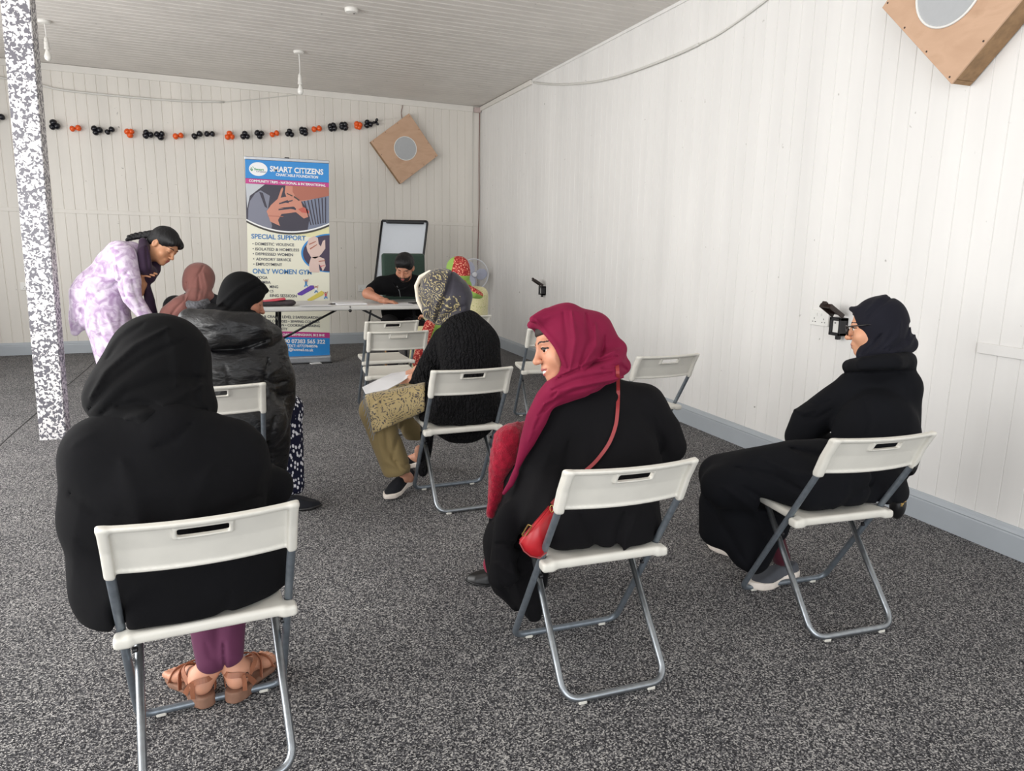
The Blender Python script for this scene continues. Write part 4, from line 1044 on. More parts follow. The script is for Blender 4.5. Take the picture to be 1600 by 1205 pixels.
def cloth(name, rgb, rough=.85, sheen=.15, bump=.35, bscale=700, var=.10, scale=9, sheen_col=None, bdist=.0008, spec=.2):
    t = NT(name, rough, 0, spec); c = lin(rgb)
    n = t.n('ShaderNodeTexNoise', i_Scale=1.0, i_Detail=3.0); t.l(t.coord((scale,)*3), n.inputs['Vector'])
    t.base(t.ramp(n.outputs[0], [(.3, tuple(v*(1-var) for v in c[:3])+(1,)), (.7, tuple(min(1, v*(1+var)) for v in c[:3])+(1,))]))
    n2 = t.n('ShaderNodeTexNoise', i_Scale=1.0, i_Detail=2.0); t.l(t.coord((bscale,)*3), n2.inputs['Vector'])
    n3 = t.n('ShaderNodeTexNoise', i_Scale=1.0, i_Detail=2.0); t.l(t.coord((18,)*3), n3.inputs['Vector'])
    ad = t.n('ShaderNodeMath', operation='MULTIPLY_ADD'); ad.inputs[1].default_value = 4; t.l(n3.outputs[0], ad.inputs[0]); t.l(n2.outputs[0], ad.inputs[2])
    t.bump(ad.outputs[0], bump, bdist)
    t.b.inputs['Sheen Weight'].default_value = sheen; t.b.inputs['Sheen Roughness'].default_value = .45
    if sheen_col: t.b.inputs['Sheen Tint'].default_value = lin(sheen_col)
    return t.m
def person(loc, label):
    return empty('person', loc, 0, label, 'person')
# ---------------------------------------------------------------- person in black nearest the camera (chair A)
M_BLKW = cloth('black_wool', (9, 9, 12), .95, .0, .5, 500, var=.12)
M_BLKJ = cloth('black_jersey', (7, 7, 9), .9, .0, .3, 900)
M_PLUM = cloth('plum_cotton', (88, 44, 70), .8, .1, .3, 600)
SK1 = skin('warm_tan', (196, 142, 116)); M_TANL = flat('tan_leather', (146, 92, 66), .5, var=.12, scale=40, bump=.2); M_CORK = flat('brown_sole', (128, 94, 76), .75, var=.1, scale=40)
M_LIP = flat('lips', (164, 88, 84), .45, var=.05)
MB_ = lambda sk: [sk, M_LIP, M_BROW, M_TEETH, M_EYE, M_IRIS]
p1 = person((-.1285, 2.02, 0), 'person in black coat and black headscarf seen from behind, seated nearest the camera at left')
LO, HI = (-.75, 1.6, 0), (.45, 2.85, 1.35)
hc = at(248, 575, 2.24)
sk = dict(pelvis=cl('A', -.01, -.0, .545), chest=cl('A', -.02, .10, .80), neck=cl('A', -.06, .16, .97), shL=cl('A', -.19, .08, .90), elL=cl('A', -.22, .09, .68), wrL=cl('A', -.10, .32, .60),
          shR=cl('A', .14, .08, .90), elR=cl('A', .20, .12, .68), wrR=cl('A', .05, .32, .60), hipL=cl('A', -.09, .02, .53), knL=cl('A', -.02, .42, .47), anL=Vector((-.146, 2.175, .135)),
          hipR=cl('A', .09, .02, .53), knR=cl('A', .10, .44, .47), anR=Vector((-.086, 2.175, .14)))
hp, sl, _ = head(hc, Vector((.02, .9, -.42)), Vector((0, .42, .9)), .96, closed=True, neck=sk['neck'], ears=False)
heL, toL = Vector((-.156, 2.135, .036)), Vector((-.262, 2.325, .026)); heR, toR = Vector((-.088, 2.13, .038)), Vector((.035, 2.30, .028))
coat = U([E_(292, 898, 2.0, 158, .165, 104), (E_(262, 800, 2.0, 146, .150, 125), .05), (Cn([(168, 712, 2.04, 60), (262, 694, 2.05, 72), (352, 712, 2.06, 58)]), .06),
          (Cn([(166, 720, 2.04, 60), (168, 800, 2.02, 54), (185, 880, 2.03, 48)]), .05), (Cn([(362, 720, 2.07, 52), (376, 748, 2.10, 47), (345, 790, 2.25, 44)]), .04),
          (Cn([(185, 880, 2.0, 56), (215, 925, 1.98, 66)]), .05),
          (rc(cl('A', -.09, .05, .535), cl('A', -.05, .42, .515), .12, .085), .05), (rc(cl('A', .09, .05, .535), cl('A', .08, .44, .515), .12, .085), .05),
          (chain([sk['elL'], sk['wrL']], [.06, .05]), .04), (chain([sk['elR'], sk['wrR']], [.06, .05]), .04)], .05)
coat = U([coat, (hipbox('A', .165, -.128, .2, x=-.045), .05)], .05)
coat = SUB(coat, chair_cut('A'), .012)
coat = INT(coat, plane((0, 0, -1), (0, 0, .425)), .02)
coat = drape(coat, [([(300, 660), (270, 690), (240, 700)], -.008, 6), ([(110, 770), (150, 800), (210, 812)], -.006, 6), ([(120, 845), (170, 870), (240, 872)], -.005, 8), ([(405, 775), (350, 800), (300, 812)], -.010, 7),
                    ([(395, 690), (408, 730), (400, 765)], .004, 8), ([(360, 925), (350, 960), (345, 990)], -.006, 7), ([(190, 720), (215, 790), (220, 860)], .005, 14), ([(330, 730), (300, 790), (290, 850)], .005, 14),
                    ([(112, 700), (122, 690), (150, 675)], .003, 5), ([(380, 860), (330, 880), (250, 890)], .004, 12)])
coat = folds(coat, .006, 11, (.3, 0, 1), 3, 3)
sdf_obj('coat', [(coat, LO, HI, .0068, 2)], M_BLKW, p1)
sdf_obj('body', hp+[limb_body(sk, chair_cut('A'), inside=lambda P: coat(P)), hand(sk['wrL'], (.6, .7, -.1), (.3, -.2, -1), -1), hand(sk['wrR'], (-.6, .7, -.1), (-.3, -.2, -1), 1),
                    foot(heL, toL, .94, ankle=sk['anL']), foot(heR, toR, .94, ankle=sk['anR'])], MB_(SK1), p1, slot=sl)
scarf = U([E_(250, 562, 2.22, 74, .140, 72, -8), (E_(238, 606, 2.16, 84, .135, 62, 10), .05), (E_(198, 622, 2.12, 60, .10, 46, 0), .04), (E_(262, 640, 2.12, 72, .11, 42, 0), .04), (Cn([(170, 655, 2.06, 14), (230, 668, 2.0, 24), (310, 664, 2.04, 20)]), .04)], .05)
scarf = drape(scarf, [([(140, 622), (165, 580), (210, 540), (262, 512)], .009, 5), ([(140, 640), (172, 600), (225, 560), (290, 530)], -.007, 5), ([(158, 648), (200, 612), (262, 590), (318, 590)], -.008, 7), ([(195, 655), (245, 640), (318, 600)], .008, 7),
                      ([(322, 530), (312, 580), (316, 630)], .007, 6), ([(240, 665), (290, 655), (322, 640)], -.010, 6), ([(168, 560), (190, 530), (225, 505)], -.004, 5), ([(182, 636), (215, 630), (250, 636)], -.010, 7), ([(262, 520), (278, 560), (276, 600)], .005, 9)])
sdf_obj('headscarf', [(folds(scarf, .004, 13, (.8, 0, .6), 3, 8), LO, HI, .0052, 1)], M_BLKJ, p1)
tr = U([rc(sk['knL'], sk['anL']+Vector((.006, 0, -.01)), .068, .042), (rc(sk['knR'], sk['anR']+Vector((-.004, 0, 0)), .068, .042), .01)], .01)
tr = INT(tr, plane((0, -.1, -1), at(345, 1037, 2.2)), .004)
sdf_obj('trousers', [(drape(folds(tr, .006, 16, (0, 0, 1), 4, 5), [([(350, 1000), (352, 1045)], -.010, 3), ([(322, 1005), (330, 1030)], -.004, 4)]), (-.4, 1.95, .05), (.3, 2.7, .62), .0055)], M_PLUM, p1)
def sandal(parent, heel, toe, s=.95):
    heel, toe = Vector(heel), Vector(toe); d = (toe-heel).normalized(); up = Vector((0, 0, 1)); r = d.cross(up).normalized(); u = r.cross(d); R = np.array([list(r), list(d), list(u)], f32).T; o = V3(heel)
    loc = lambda P: (((P-o)@R)/s).astype(f32)
    def sole(P):
        q = loc(P); y = q[:, 1]; w = np.interp(y, [-.01, .03, .09, .17, .24], [.024, .036, .031, .046, .030]); cx = np.interp(y, [0, .1, .24], [0, .003, -.004])
        e = np.maximum(y-.228, -.004-y); o2 = np.sqrt(np.maximum(np.abs(q[:, 0]-cx)-w+.02, 0)**2+np.maximum(e+.012, 0)**2)-.02
        zb = np.interp(y, [0, .075, .10, .24], [-.034, -.034, -.018, -.016]); return smax(o2, np.maximum(q[:, 2]-.004, zb-q[:, 2]), .004)*s
    lo, hi = box_around([heel, toe], .09); ss = sdf_obj('sandal', [(sole, lo, hi, .0038)], M_CORK, parent)
    P = lambda x, y, z: heel+(r*x+d*y+u*z)*s
    bm = bmesh.new()
    def band(pts, wid, th=.0022):
        pts = spline(pts, 5); side = []
        for i, p in enumerate(pts):
            a, b = pts[max(i-1, 0)], pts[min(i+1, len(pts)-1)]; t = (b-a).normalized(); c = p-P(0, .06, .035); nn = (c-t*c.dot(t)).normalized(); w = t.cross(nn)*wid*.5
            side.append([bm.verts.new(p-w), bm.verts.new(p+w), bm.verts.new(p+w+nn*th), bm.verts.new(p-w+nn*th)])
        for A, B in zip(side, side[1:]):
            for k in range(4): bm.faces.new((A[k], A[(k+1) % 4], B[(k+1) % 4], B[k]))
        bm.faces.new(side[0]); bm.faces.new(side[-1][::-1])
    band([P(-.038, .07, .0), P(-.036, .045, .03), P(-.031, .012, .058), P(0, -.008, .062), P(.031, .012, .058), P(.036, .045, .03), P(.038, .07, .0)], .016)
    band([P(-.036, .045, .045), P(-.03, .085, .075), P(0, .098, .084), P(.03, .085, .075), P(.036, .045, .045)], .016)
    band([P(-.040, .10, .002), P(-.025, .12, .05), P(.02, .15, .05), P(.044, .165, .004)], .018)
    band([P(.040, .10, .002), P(.025, .12, .052), P(-.02, .15, .05), P(-.044, .165, .004)], .018)
    band([P(-.036, .02, .002), P(-.037, .018, .03), P(-.034, .015, .058)], .013); band([P(.036, .02, .002), P(.037, .018, .03), P(.034, .015, .058)], .013)
    bm_obj('strap', bm, M_TANL, ss, world=True)
    bm = bmesh.new(); add_tube(bm, [P(.037, .03, .05)+(u*math.cos(k*PI/5)+d*math.sin(k*PI/5))*.008 for k in range(10)], .0014, 5, closed=True); bm_obj('buckle', bm, M_BLKMETAL, ss, world=True)
sandal(p1, heL, toL); sandal(p1, heR, toR)

# ---------------------------------------------------------------- person in maroon headscarf (chair B)
M_MAR = cloth('maroon_crepe', (118, 20, 54), .8, .15, .5, 500, var=.10, sheen_col=(220, 90, 130))
M_ABAYA = cloth('black_crepe', (10, 9, 12), .9, .0, .35, 600)
M_TOWEL = cloth('red_towelling', (146, 20, 44), .95, .25, 1.0, 260, var=.25, scale=60, bdist=.004)
M_MTROU = cloth('maroon_cotton', (132, 34, 60), .85, .1, .3)
SK2 = skin('light_tan', (198, 140, 112)); M_BLKLEA = flat('black_leather', (20, 19, 20), .4, bump=.1)
p2 = person((1.03, 2.06, 0), 'smiling person in maroon headscarf and black robe turning their face to the left')
fw = idir(-.92, .27, -.22); up = idir(-.36, -.93, -.02)
hc = at(880, 539, 2.13)
sk = dict(pelvis=cl('B', -.0, .0, .545), chest=cl('B', -.03, .09, .80), neck=at(905, 598, 2.15), shL=at(872, 655, 2.20), elL=at(812, 800, 2.22), wrL=at(800, 740, 2.5),
          shR=at(1010, 640, 2.12), elR=at(1050, 700, 2.03), wrR=at(960, 745, 2.16), hipL=cl('B', -.09, .02, .53), knL=Vector((.95, 2.48, .50)), anL=Vector((.94, 2.60, .10)),
          hipR=cl('B', .09, .02, .53), knR=Vector((1.05, 2.52, .50)), anR=Vector((1.06, 2.55, .10)))
robe = U([INT(E_(946, 822, 2.05, 88, .165, 84), plane((0, 0, -1), (0, 0, .432)), .02), (hipbox('B', .155, -.13, .16, x=-.03), .04), (E_(945, 730, 2.10, 88, .135, 100), .06), (Cn([(885, 652, 2.17, 42), (940, 638, 2.14, 52), (1000, 640, 2.11, 38)]), .05),
          (Cn([(1002, 640, 2.11, 38), (1034, 672, 2.09, 29), (1046, 698, 2.075, 26), (985, 745, 2.14, 26)]), .03), (Cn([(880, 650, 2.18, 44), (852, 730, 2.17, 44), (817, 812, 2.23, 36), (805, 842, 2.26, 26)]), .04),
          (Cn([(817, 815, 2.24, 34), (812, 775, 2.36, 26), (806, 745, 2.46, 20)]), .03),
          (rc(cl('B', -.09, .03, .535), (.95, 2.46, .52), .12, .080), .05), (rc(cl('B', .09, .03, .535), (1.05, 2.5, .52), .12, .085), .05)], .05)
skirt = U([Cn([(846, 805, 2.15, 24), (828, 870, 2.23, 34), (826, 925, 2.21, 24), (835, 964, 2.16, 7)]), (E_(800, 864, 2.32, 39, .11, 74, -6), .06), (Cn([(798, 850, 2.28, 38), (796, 905, 2.26, 28), (812, 938, 2.22, 16), (830, 960, 2.18, 8)]), .06),
           (rc((.96, 2.48, .48), (.945, 2.52, .20), .080, .075), .06), (rc((1.04, 2.52, .48), (1.02, 2.54, .20), .085, .08), .06)], .07)
skirt = INT(skirt, plane((0, 0, -1), (0, 0, .075)), .01)
robe = U([robe, (skirt, .06), (rc(cl('B', -.255, .10, .49), cl('B', -.272, .10, .28), .038, .044), .08)], .06); robe = SUB(robe, chair_cut('B'), .012)
robe = drape(robe, [([(905, 800), (930, 850), (935, 885)], -.010, 5), ([(975, 800), (965, 840), (962, 870)], -.012, 5), ([(1000, 790), (985, 830), (975, 865)], .008, 5), ([(775, 850), (820, 855), (846, 846)], -.012, 5), ([(772, 880), (810, 900), (842, 885)], .010, 6),
                    ([(800, 730), (784, 770), (768, 815)], -.010, 5), ([(860, 700), (838, 760), (812, 830)], .006, 10), ([(890, 690), (880, 760), (860, 800)], -.006, 8), ([(1020, 650), (1035, 690), (1030, 710)], -.006, 5), ([(780, 905), (800, 940), (825, 970)], -.010, 4),
                    ([(800, 880), (812, 930), (828, 965)], .008, 5), ([(925, 660), (930, 700), (925, 720)], -.003, 8), ([(885, 870), (930, 878), (975, 860)], .006, 5)])
sdf_obj('robe', [(folds(robe, .006, 12, (-.2, 0, 1), 3, 13), (.6, 1.7, 0), (1.6, 2.9, 1.15), .0062, 2)], M_ABAYA, p2)
R2 = frame3(fw, up)
def hl(x, y, z): return hc+R2@Vector((x, y, z))
hs = U([ell(hl(0, -.016, .036), (.091, .104, .093), R2), (ell(hl(0, -.03, -.03), (.088, .088, .092), R2), .04), (ell(hl(0, .0, -.05), (.078, .05, .06), R2), .03), (ell(hl(0, .035, -.085), (.060, .045, .045), R2), .03),
        (chain([hl(-.03, .065, .100), hl(0, .088, .092), hl(.03, .065, .100)], .012), .03), (Cn([(833, 499, 2.11, 6), (855, 494, 2.12, 12), (885, 496, 2.13, 20)]), .03),
        (Cn([(925, 520, 2.14, 34), (945, 552, 2.14, 30)]), .04), (Cn([(925, 592, 2.09, 20), (952, 566, 2.06, 21), (964, 546, 2.09, 16)]), .02)], .04)
cutf = INT(ell(hl(0, .105, -.020), (.078, .11, .098), R2), plane(R2@Vector((0, -1, .35)), hl(0, .041, 0)), .006)
hs = SUB(hs, cutf, .008)
wrap = U([Cn([(872, 606, 2.06, 12), (905, 591, 2.05, 22), (950, 580, 2.04, 20), (972, 572, 2.08, 14), (960, 560, 2.16, 14)]), (Cn([(869, 602, 2.08, 11), (852, 624, 2.10, 16), (838, 655, 2.12, 17), (824, 690, 2.13, 12), (815, 712, 2.14, 7), (809, 728, 2.15, 4.5), (800, 750, 2.16, 3)]), .02), (E_(912, 590, 2.13, 34, .07, 26, -10), .03), (Cn([(870, 612, 2.11, 22), (905, 600, 2.07, 22)]), .03),
          (Cn([(806, 740, 2.155, 4.5), (798, 756, 2.16, 5), (787, 771, 2.17, 3)]), .01)], .03)
hs = U([hs, (wrap, .02)], .02)
hs = drape(hs, [([(838, 500), (868, 540), (886, 575)], .008, 4), ([(880, 488), (886, 530), (884, 560)], -.005, 3.5), ([(893, 486), (899, 530), (890, 580)], .009, 3.5), ([(915, 490), (922, 530), (905, 575)], -.007, 3.5), ([(930, 505), (932, 540), (908, 575)], .009, 3.5),
                ([(945, 525), (940, 555), (915, 578)], -.009, 3), ([(862, 610), (900, 594), (960, 582)], -.010, 3.2), ([(850, 632), (895, 606), (975, 590)], .008, 3.5), ([(840, 650), (880, 615), (950, 598)], -.007, 3), ([(870, 592), (915, 572), (965, 556)], -.009, 3.2),
                ([(880, 584), (930, 562), (968, 545)], .008, 3), ([(835, 670), (850, 640), (870, 612)], -.006, 3), ([(826, 690), (836, 660), (850, 632)], .005, 3), ([(850, 498), (880, 485), (905, 488)], .004, 4), ([(940, 575), (970, 572), (980, 578)], -.008, 3)])
sdf_obj('headscarf', [(hs, (.7, 1.85, .5), (1.45, 2.5, 1.3), .0042, 1)], M_MAR, p2)
hp, sl, loc2 = head(hc, fw, up, 1.0, look=(-.42, 1, -.04), smile=True, neck=sk['neck'], h=.0024, clip=lambda P: np.minimum(np.minimum(hs(P), cutf(P)-.001), wrap(P))+.0045, ears=False)
sdf_obj('body', hp+[limb_body(sk, chair_cut('B'), inside=lambda P: robe(P)), hand(sk['wrL'], (.3, .5, -.5), (.2, 0, -1), -1), hand(sk['wrR'], idir(-.8, .5, .2), (0, 0, -1), 1)], MB_(SK2), p2, slot=sl)
hair = SUB(INT(ell(hl(0, -.010, .040), (.077, .094, .083), R2), rbox_dir(hl(0, .075, .075), R2@Vector((0, 1, 0)), R2@Vector((0, 0, 1)), R2@Vector((1, 0, 0)), (.06, .05, .028), .01), .01), sph((9, 9, 9), .1), .001)
sdf_obj('hair', [(hair, (.7, 1.85, .9), (1.3, 2.4, 1.3), .004)], M_BROW, p2)
def tl(P):
    f = U([Cn([(797, 678, 2.40, 17), (816, 676, 2.44, 15)]), (Cn([(792, 688, 2.38, 21), (782, 735, 2.38, 20), (773, 775, 2.37, 12), (766, 803, 2.36, 7)]), .03), (Cn([(806, 700, 2.40, 22), (796, 745, 2.42, 20)]), .03)], .03)
    return folds(folds(f, .022, 16, (.25, .2, 1), 3, 21), .006, 90, (0, 0, 1), 1, 22)(P)
tw = sdf_obj('towel', [(tl, (.5, 2.15, .2), (1.2, 2.9, .85), .0058)], M_TOWEL)
tag(tw, 'crumpled red towelling cloth on the lap of the person in the maroon headscarf', 'towel')
bt = U([rc((.94, 2.57, .19), (.925, 2.60, .09), .045, .044)], .01)
sdf_obj('trousers', [(INT(folds(bt, .005, 18, (0, 0, 1), 4, 3), plane((0, 0, -1), (0, 0, .052)), .004), (.75, 2.45, 0), (1.0, 2.75, .42), .005)], M_MTROU, p2)
shoe(p2, Vector((1.055, 2.565, .002)), Vector((.839, 2.664, .002)), M_BLKLEA, M_BLKLEA, s=.95, sole=.012, high=.055, open_=.03)
shoe(p2, Vector((1.12, 2.52, .002)), Vector((1.04, 2.74, .002)), M_BLKLEA, M_BLKLEA, s=.95, sole=.012, high=.055, open_=.03)
# red handbag with its long strap
M_REDL = flat('red_leather', (176, 34, 42), .38, var=.08, scale=30, bump=.1, bscale=300, bdist=.0005); M_GOLD = flat('brass', (190, 158, 96), .3, metal=.9); M_REDS = flat('strap_red_leather', (140, 44, 46), .5, var=.05)
bgp = at(842, 842, 2.115); bag = empty('handbag', (bgp.x, bgp.y, bgp.z), 0, 'red leather shoulder bag whose strap crosses the back of the black robe', 'handbag')
bc_ = at(838, 838, 1.925); nb_ = (-CF+CR*.12).normalized()
def onbag(px, py):
    d = ray(px, py); return O_+d*((bc_-O_).dot(nb_)/d.dot(nb_))
bl_ = [onbag(*q) for q in ((860, 790), (811, 847), (818, 860), (828, 868), (842, 871), (853, 862), (868, 802))]
bm = bmesh.new(); A = [bm.verts.new(p+nb_*.010) for p in bl_]; B = [bm.verts.new(p-nb_*.024) for p in bl_]
bm.faces.new(A); bm.faces.new(B[::-1])
for i in range(7): bm.faces.new((A[i], B[i], B[(i+1) % 7], A[(i+1) % 7]))
bmesh.ops.bevel(bm, geom=bm.edges[:], offset=.0045, segments=3, affect='EDGES'); bm_obj('bag_body', bm, M_REDL, bag, world=True, smooth=True)
bm = bmesh.new(); add_tube(bm, [p+nb_*.0115 for p in (bl_[1], bl_[2], bl_[3], bl_[4], bl_[5])], .0022, 6); bm_obj('piping', bm, M_REDS, bag, world=True)
def ribbon(pts, w, th, name, mat, parent, nrm=None):
    pts = spline(pts, 8); bm = bmesh.new(); side = []
    for i, p in enumerate(pts):
        a, b = pts[max(i-1, 0)], pts[min(i+1, len(pts)-1)]; t = (b-a).normalized(); nn = (O_-p).normalized(); nn = (nn-t*nn.dot(t)).normalized(); s_ = t.cross(nn)*w/2
        side.append([bm.verts.new(p-s_), bm.verts.new(p+s_), bm.verts.new(p+s_+nn*th), bm.verts.new(p-s_+nn*th)])
    for A, B in zip(side, side[1:]):
        for k in range(4): bm.faces.new((A[k], A[(k+1) % 4], B[(k+1) % 4], B[k]))
    bm.faces.new(side[0]); bm.faces.new(side[-1][::-1]); return bm_obj(name, bm, mat, parent, world=True)
def surf(f, px, py, Y0=1.2, Y1=3.2, lift=.004):
    """first hit of the sight line with a cloth surface"""
    d = ray(px, py); ts = np.linspace(Y0/d.y, Y1/d.y, 900); P = (np.array(O_)[None]+ts[:, None]*np.array(d)[None]).astype(f32)
    v = f(P); i = int(np.argmax(v < 0)) if (v < 0).any() else len(ts)//2; return Vector(P[i].tolist())-d.normalized()*lift
both = lambda P: np.minimum(robe(P), wrap(P))
ribbon([surf(both, *q, lift=.011) for q in ((962, 556), (965, 580), (966, 610), (965, 640), (962, 665), (953, 690), (940, 710), (925, 727))]+[surf(robe, 900, 748, lift=.012), surf(robe, 880, 768, lift=.014), onbag(862, 788)], .0115, .003, 'bag_strap', M_REDS, bag)
bm = bmesh.new(); q = onbag(822, 828)+nb_*.012; bm2 = []
ax1 = (at(828, 812, 2.03)-at(816, 832, 2.05)).normalized(); ax2 = nb_.cross(ax1)
add_tube(bm, fillet([q+ax1*.022+ax2*.006, q+ax1*.022-ax2*.008, q-ax1*.022-ax2*.008, q-ax1*.022+ax2*.006, q+ax1*.022+ax2*.006, q+ax1*.022-ax2*.008][:5], .003), .0022, 6); bm_obj('clasp', bm, M_GOLD, bag, world=True)
bm = bmesh.new(); q = onbag(861, 794)+nb_*.012; add_tube(bm, [q+(CR*math.cos(k*PI/6)*.5+CU*math.sin(k*PI/6))*.011 for k in range(12)], .0016, 6, closed=True); bm_obj('strap_ring', bm, M_GOLD, bag, world=True)

# ---------------------------------------------------------------- person with glasses by the right wall (chair C)
M_NAVY = cloth('black_navy_twill', (9, 10, 15), .9, .0, .3, 800); M_NAVYH = cloth('slate_black_jersey', (22, 22, 31), .85, .03, .3, 900)
SK3 = skin('peach_tan', (208, 152, 120)); M_SHOEG = cloth('grey_knit_shoe', (78, 80, 86), .85, .1, .6, 500); M_SOLE = flat('off_white_rubber', (222, 212, 202), .6, var=.05, scale=30)
M_SPEC = flat('black_acetate', (16, 15, 17), .2); M_LENS = NT('spectacle_lens', .02); M_LENS.b.inputs['Transmission Weight'].default_value = 1; M_LENS.b.inputs['IOR'].default_value = 1.08; M_LENS = M_LENS.m
p3 = person((2.10, 2.10, 0), 'person in black headscarf, glasses and long black coat seated beside the right wall')
fw3 = idir(-.86, .08, .50); up3 = idir(-.03, -1, .05); R3 = frame3(fw3, up3); hc3 = at(1367, 512, 2.23)
def h3(x, y, z): return hc3+R3@Vector((x, y, z))
sk = dict(pelvis=cl('C', -.02, .0, .545), chest=cl('C', .0, .06, .80), neck=at(1378, 560, 2.18), shL=at(1318, 612, 2.32), elL=at(1262, 672, 2.38), wrL=at(1290, 700, 2.52), shR=at(1408, 612, 2.12), elR=at(1400, 690, 2.16), wrR=at(1330, 705, 2.35),
          hipL=cl('C', -.10, .04, .53), knL=Vector((1.80, 2.40, .46)), anL=Vector((2.03, 2.50, .11)), hipR=cl('C', .04, .03, .53), knR=Vector((1.72, 2.22, .44)), anR=Vector((2.10, 2.24, .12)))
hp, sl, _ = head(hc3, fw3, up3, 1.0, look=(0, 1, -.1), neck=sk['neck'], h=.0026, ears=False)
LO, HI = (1.4, 1.6, 0), (2.9, 2.95, 1.15)
c3 = U([INT(E_(1345, 765, 2.07, 66, .155, 60), plane((0, 0, -1), (0, 0, .432)), .02), (E_(1368, 690, 2.13, 64, .135, 82), .05), (Cn([(1342, 602, 2.26, 27), (1378, 592, 2.2, 31), (1408, 600, 2.14, 27)]), .05), (Cn([(1345, 578, 2.24, 20), (1372, 574, 2.18, 24), (1402, 572, 2.14, 24)]), .03), (hipbox('C', .165, -.13, .12, x=-.01), .04),
        (Cn([(1336, 610, 2.28, 30), (1300, 636, 2.34, 30), (1266, 660, 2.37, 29), (1254, 682, 2.38, 26), (1290, 700, 2.40, 24)]), .03), (Cn([(1408, 614, 2.13, 28), (1408, 680, 2.13, 26), (1350, 712, 2.25, 26)]), .04),
        (rc(cl('C', -.08, .04, .54), (1.82, 2.35, .470), .122, .080), .06), (rc(cl('C', .03, .03, .54), (1.76, 2.24, .46), .125, .085), .06)], .05)
# long skirt of the coat falling from the knees
sk3 = U([Cn([(1132, 746, 2.40, 23), (1118, 790, 2.36, 22), (1122, 830, 2.32, 26)]), (Cn([(1165, 750, 2.28, 34), (1160, 810, 2.26, 40), (1168, 862, 2.22, 28), (1178, 885, 2.20, 8)]), .06), (Cn([(1118, 790, 2.38, 22), (1108, 828, 2.36, 12)]), .05), (Cn([(1210, 760, 2.2, 38), (1200, 820, 2.2, 32), (1185, 875, 2.19, 14)]), .06)], .07)
c3 = U([c3, (sk3, .07)], .07)
collar = U([chain([at(1326, 572, 2.27), at(1352, 570, 2.13), at(1395, 567, 2.08), at(1417, 564, 2.13), at(1420, 562, 2.24)], [.024, .033, .038, .036, .03])], .01)
c3 = U([c3, (collar, .022)], .02)
c3 = SUB(c3, chair_cut('C'), .012)
c3 = drape(c3, [([(1318, 583), (1370, 579), (1428, 578)], -.012, 2.2), ([(1350, 620), (1362, 660), (1355, 680)], -.006, 4), ([(1240, 640), (1255, 646), (1275, 640)], .012, 2.5), ([(1252, 652), (1275, 655), (1300, 640)], -.010, 3), ([(1262, 628), (1280, 634), (1300, 625)], -.008, 3),
                ([(1235, 700), (1280, 712), (1320, 700)], -.014, 4), ([(1190, 715), (1240, 740), (1280, 745)], .010, 5), ([(1150, 730), (1210, 745), (1260, 770)], -.012, 5), ([(1130, 760), (1180, 800), (1200, 850)], .008, 6), ([(1160, 760), (1210, 790), (1230, 810)], -.010, 5),
                ([(1105, 780), (1135, 830), (1165, 880)], -.007, 5), ([(1300, 800), (1345, 770), (1365, 750)], -.010, 4), ([(1390, 760), (1396, 790), (1390, 805)], -.008, 4), ([(1330, 740), (1320, 780), (1300, 800)], .007, 5), ([(1416, 610), (1425, 650), (1420, 690)], .004, 6)])
sdf_obj('long_coat', [(folds(c3, .006, 12, (.3, 0, 1), 3, 31), LO, HI, .0064, 2)], M_NAVY, p3)
sdf_obj('body', hp+[limb_body(sk, chair_cut('C'), inside=lambda P: c3(P)), hand(sk['wrL'], idir(.8, .3, 0), idir(0, 1, .2), 1), hand(sk['wrR'], idir(-.7, .3, .2), idir(0, 1, .2), -1)], MB_(SK3), p3, slot=sl)
hs = U([ell(h3(0, -.020, .034), (.090, .105, .095), R3), (ell(h3(0, -.04, -.03), (.085, .088, .085), R3), .04), (ell(h3(0, .015, -.095), (.062, .060, .045), R3), .03), (Cn([(1352, 556, 2.2, 13), (1385, 548, 2.16, 22), (1418, 538, 2.15, 15)]), .03),
        (chain([h3(-.05, .055, .075), h3(0, .082, .090), h3(.05, .055, .075)], .010), .02)], .03)
cut3 = ell(h3(0, .108, -.018), (.070, .074, .098), R3)
hs = SUB(hs, cut3, .006)
hs = drape(hs, [([(1392, 456), (1372, 468), (1352, 488)], .007, 3), ([(1398, 462), (1376, 478), (1355, 498)], -.006, 2.5), ([(1408, 500), (1404, 525), (1380, 545)], .008, 3), ([(1422, 505), (1415, 530), (1390, 548)], -.008, 3), ([(1432, 520), (1420, 540), (1395, 552)], .007, 3), ([(1378, 522), (1365, 540), (1348, 553)], -.009, 3), ([(1392, 515), (1380, 535), (1355, 552)], .006, 3)])
sdf_obj('headscarf', [(hs, (2.1, 1.95, .8), (2.75, 2.55, 1.3), .0042, 1)], M_NAVYH, p3)
hairf = INT(ell(h3(0, -.010, .038), (.078, .095, .084), R3), rbox_dir(h3(0, .06, .085), R3@Vector((0, 1, 0)), R3@Vector((0, 0, 1)), R3@Vector((1, 0, 0)), (.07, .05, .026), .01), .01)
sdf_obj('hair', [(hairf, (2.1, 1.95, .95), (2.75, 2.55, 1.3), .004)], M_BROW, p3)
gl = empty('glasses', hc3); gl.parent = p3; gl.location = hc3-p3.location
bpy.context.view_layer.update()
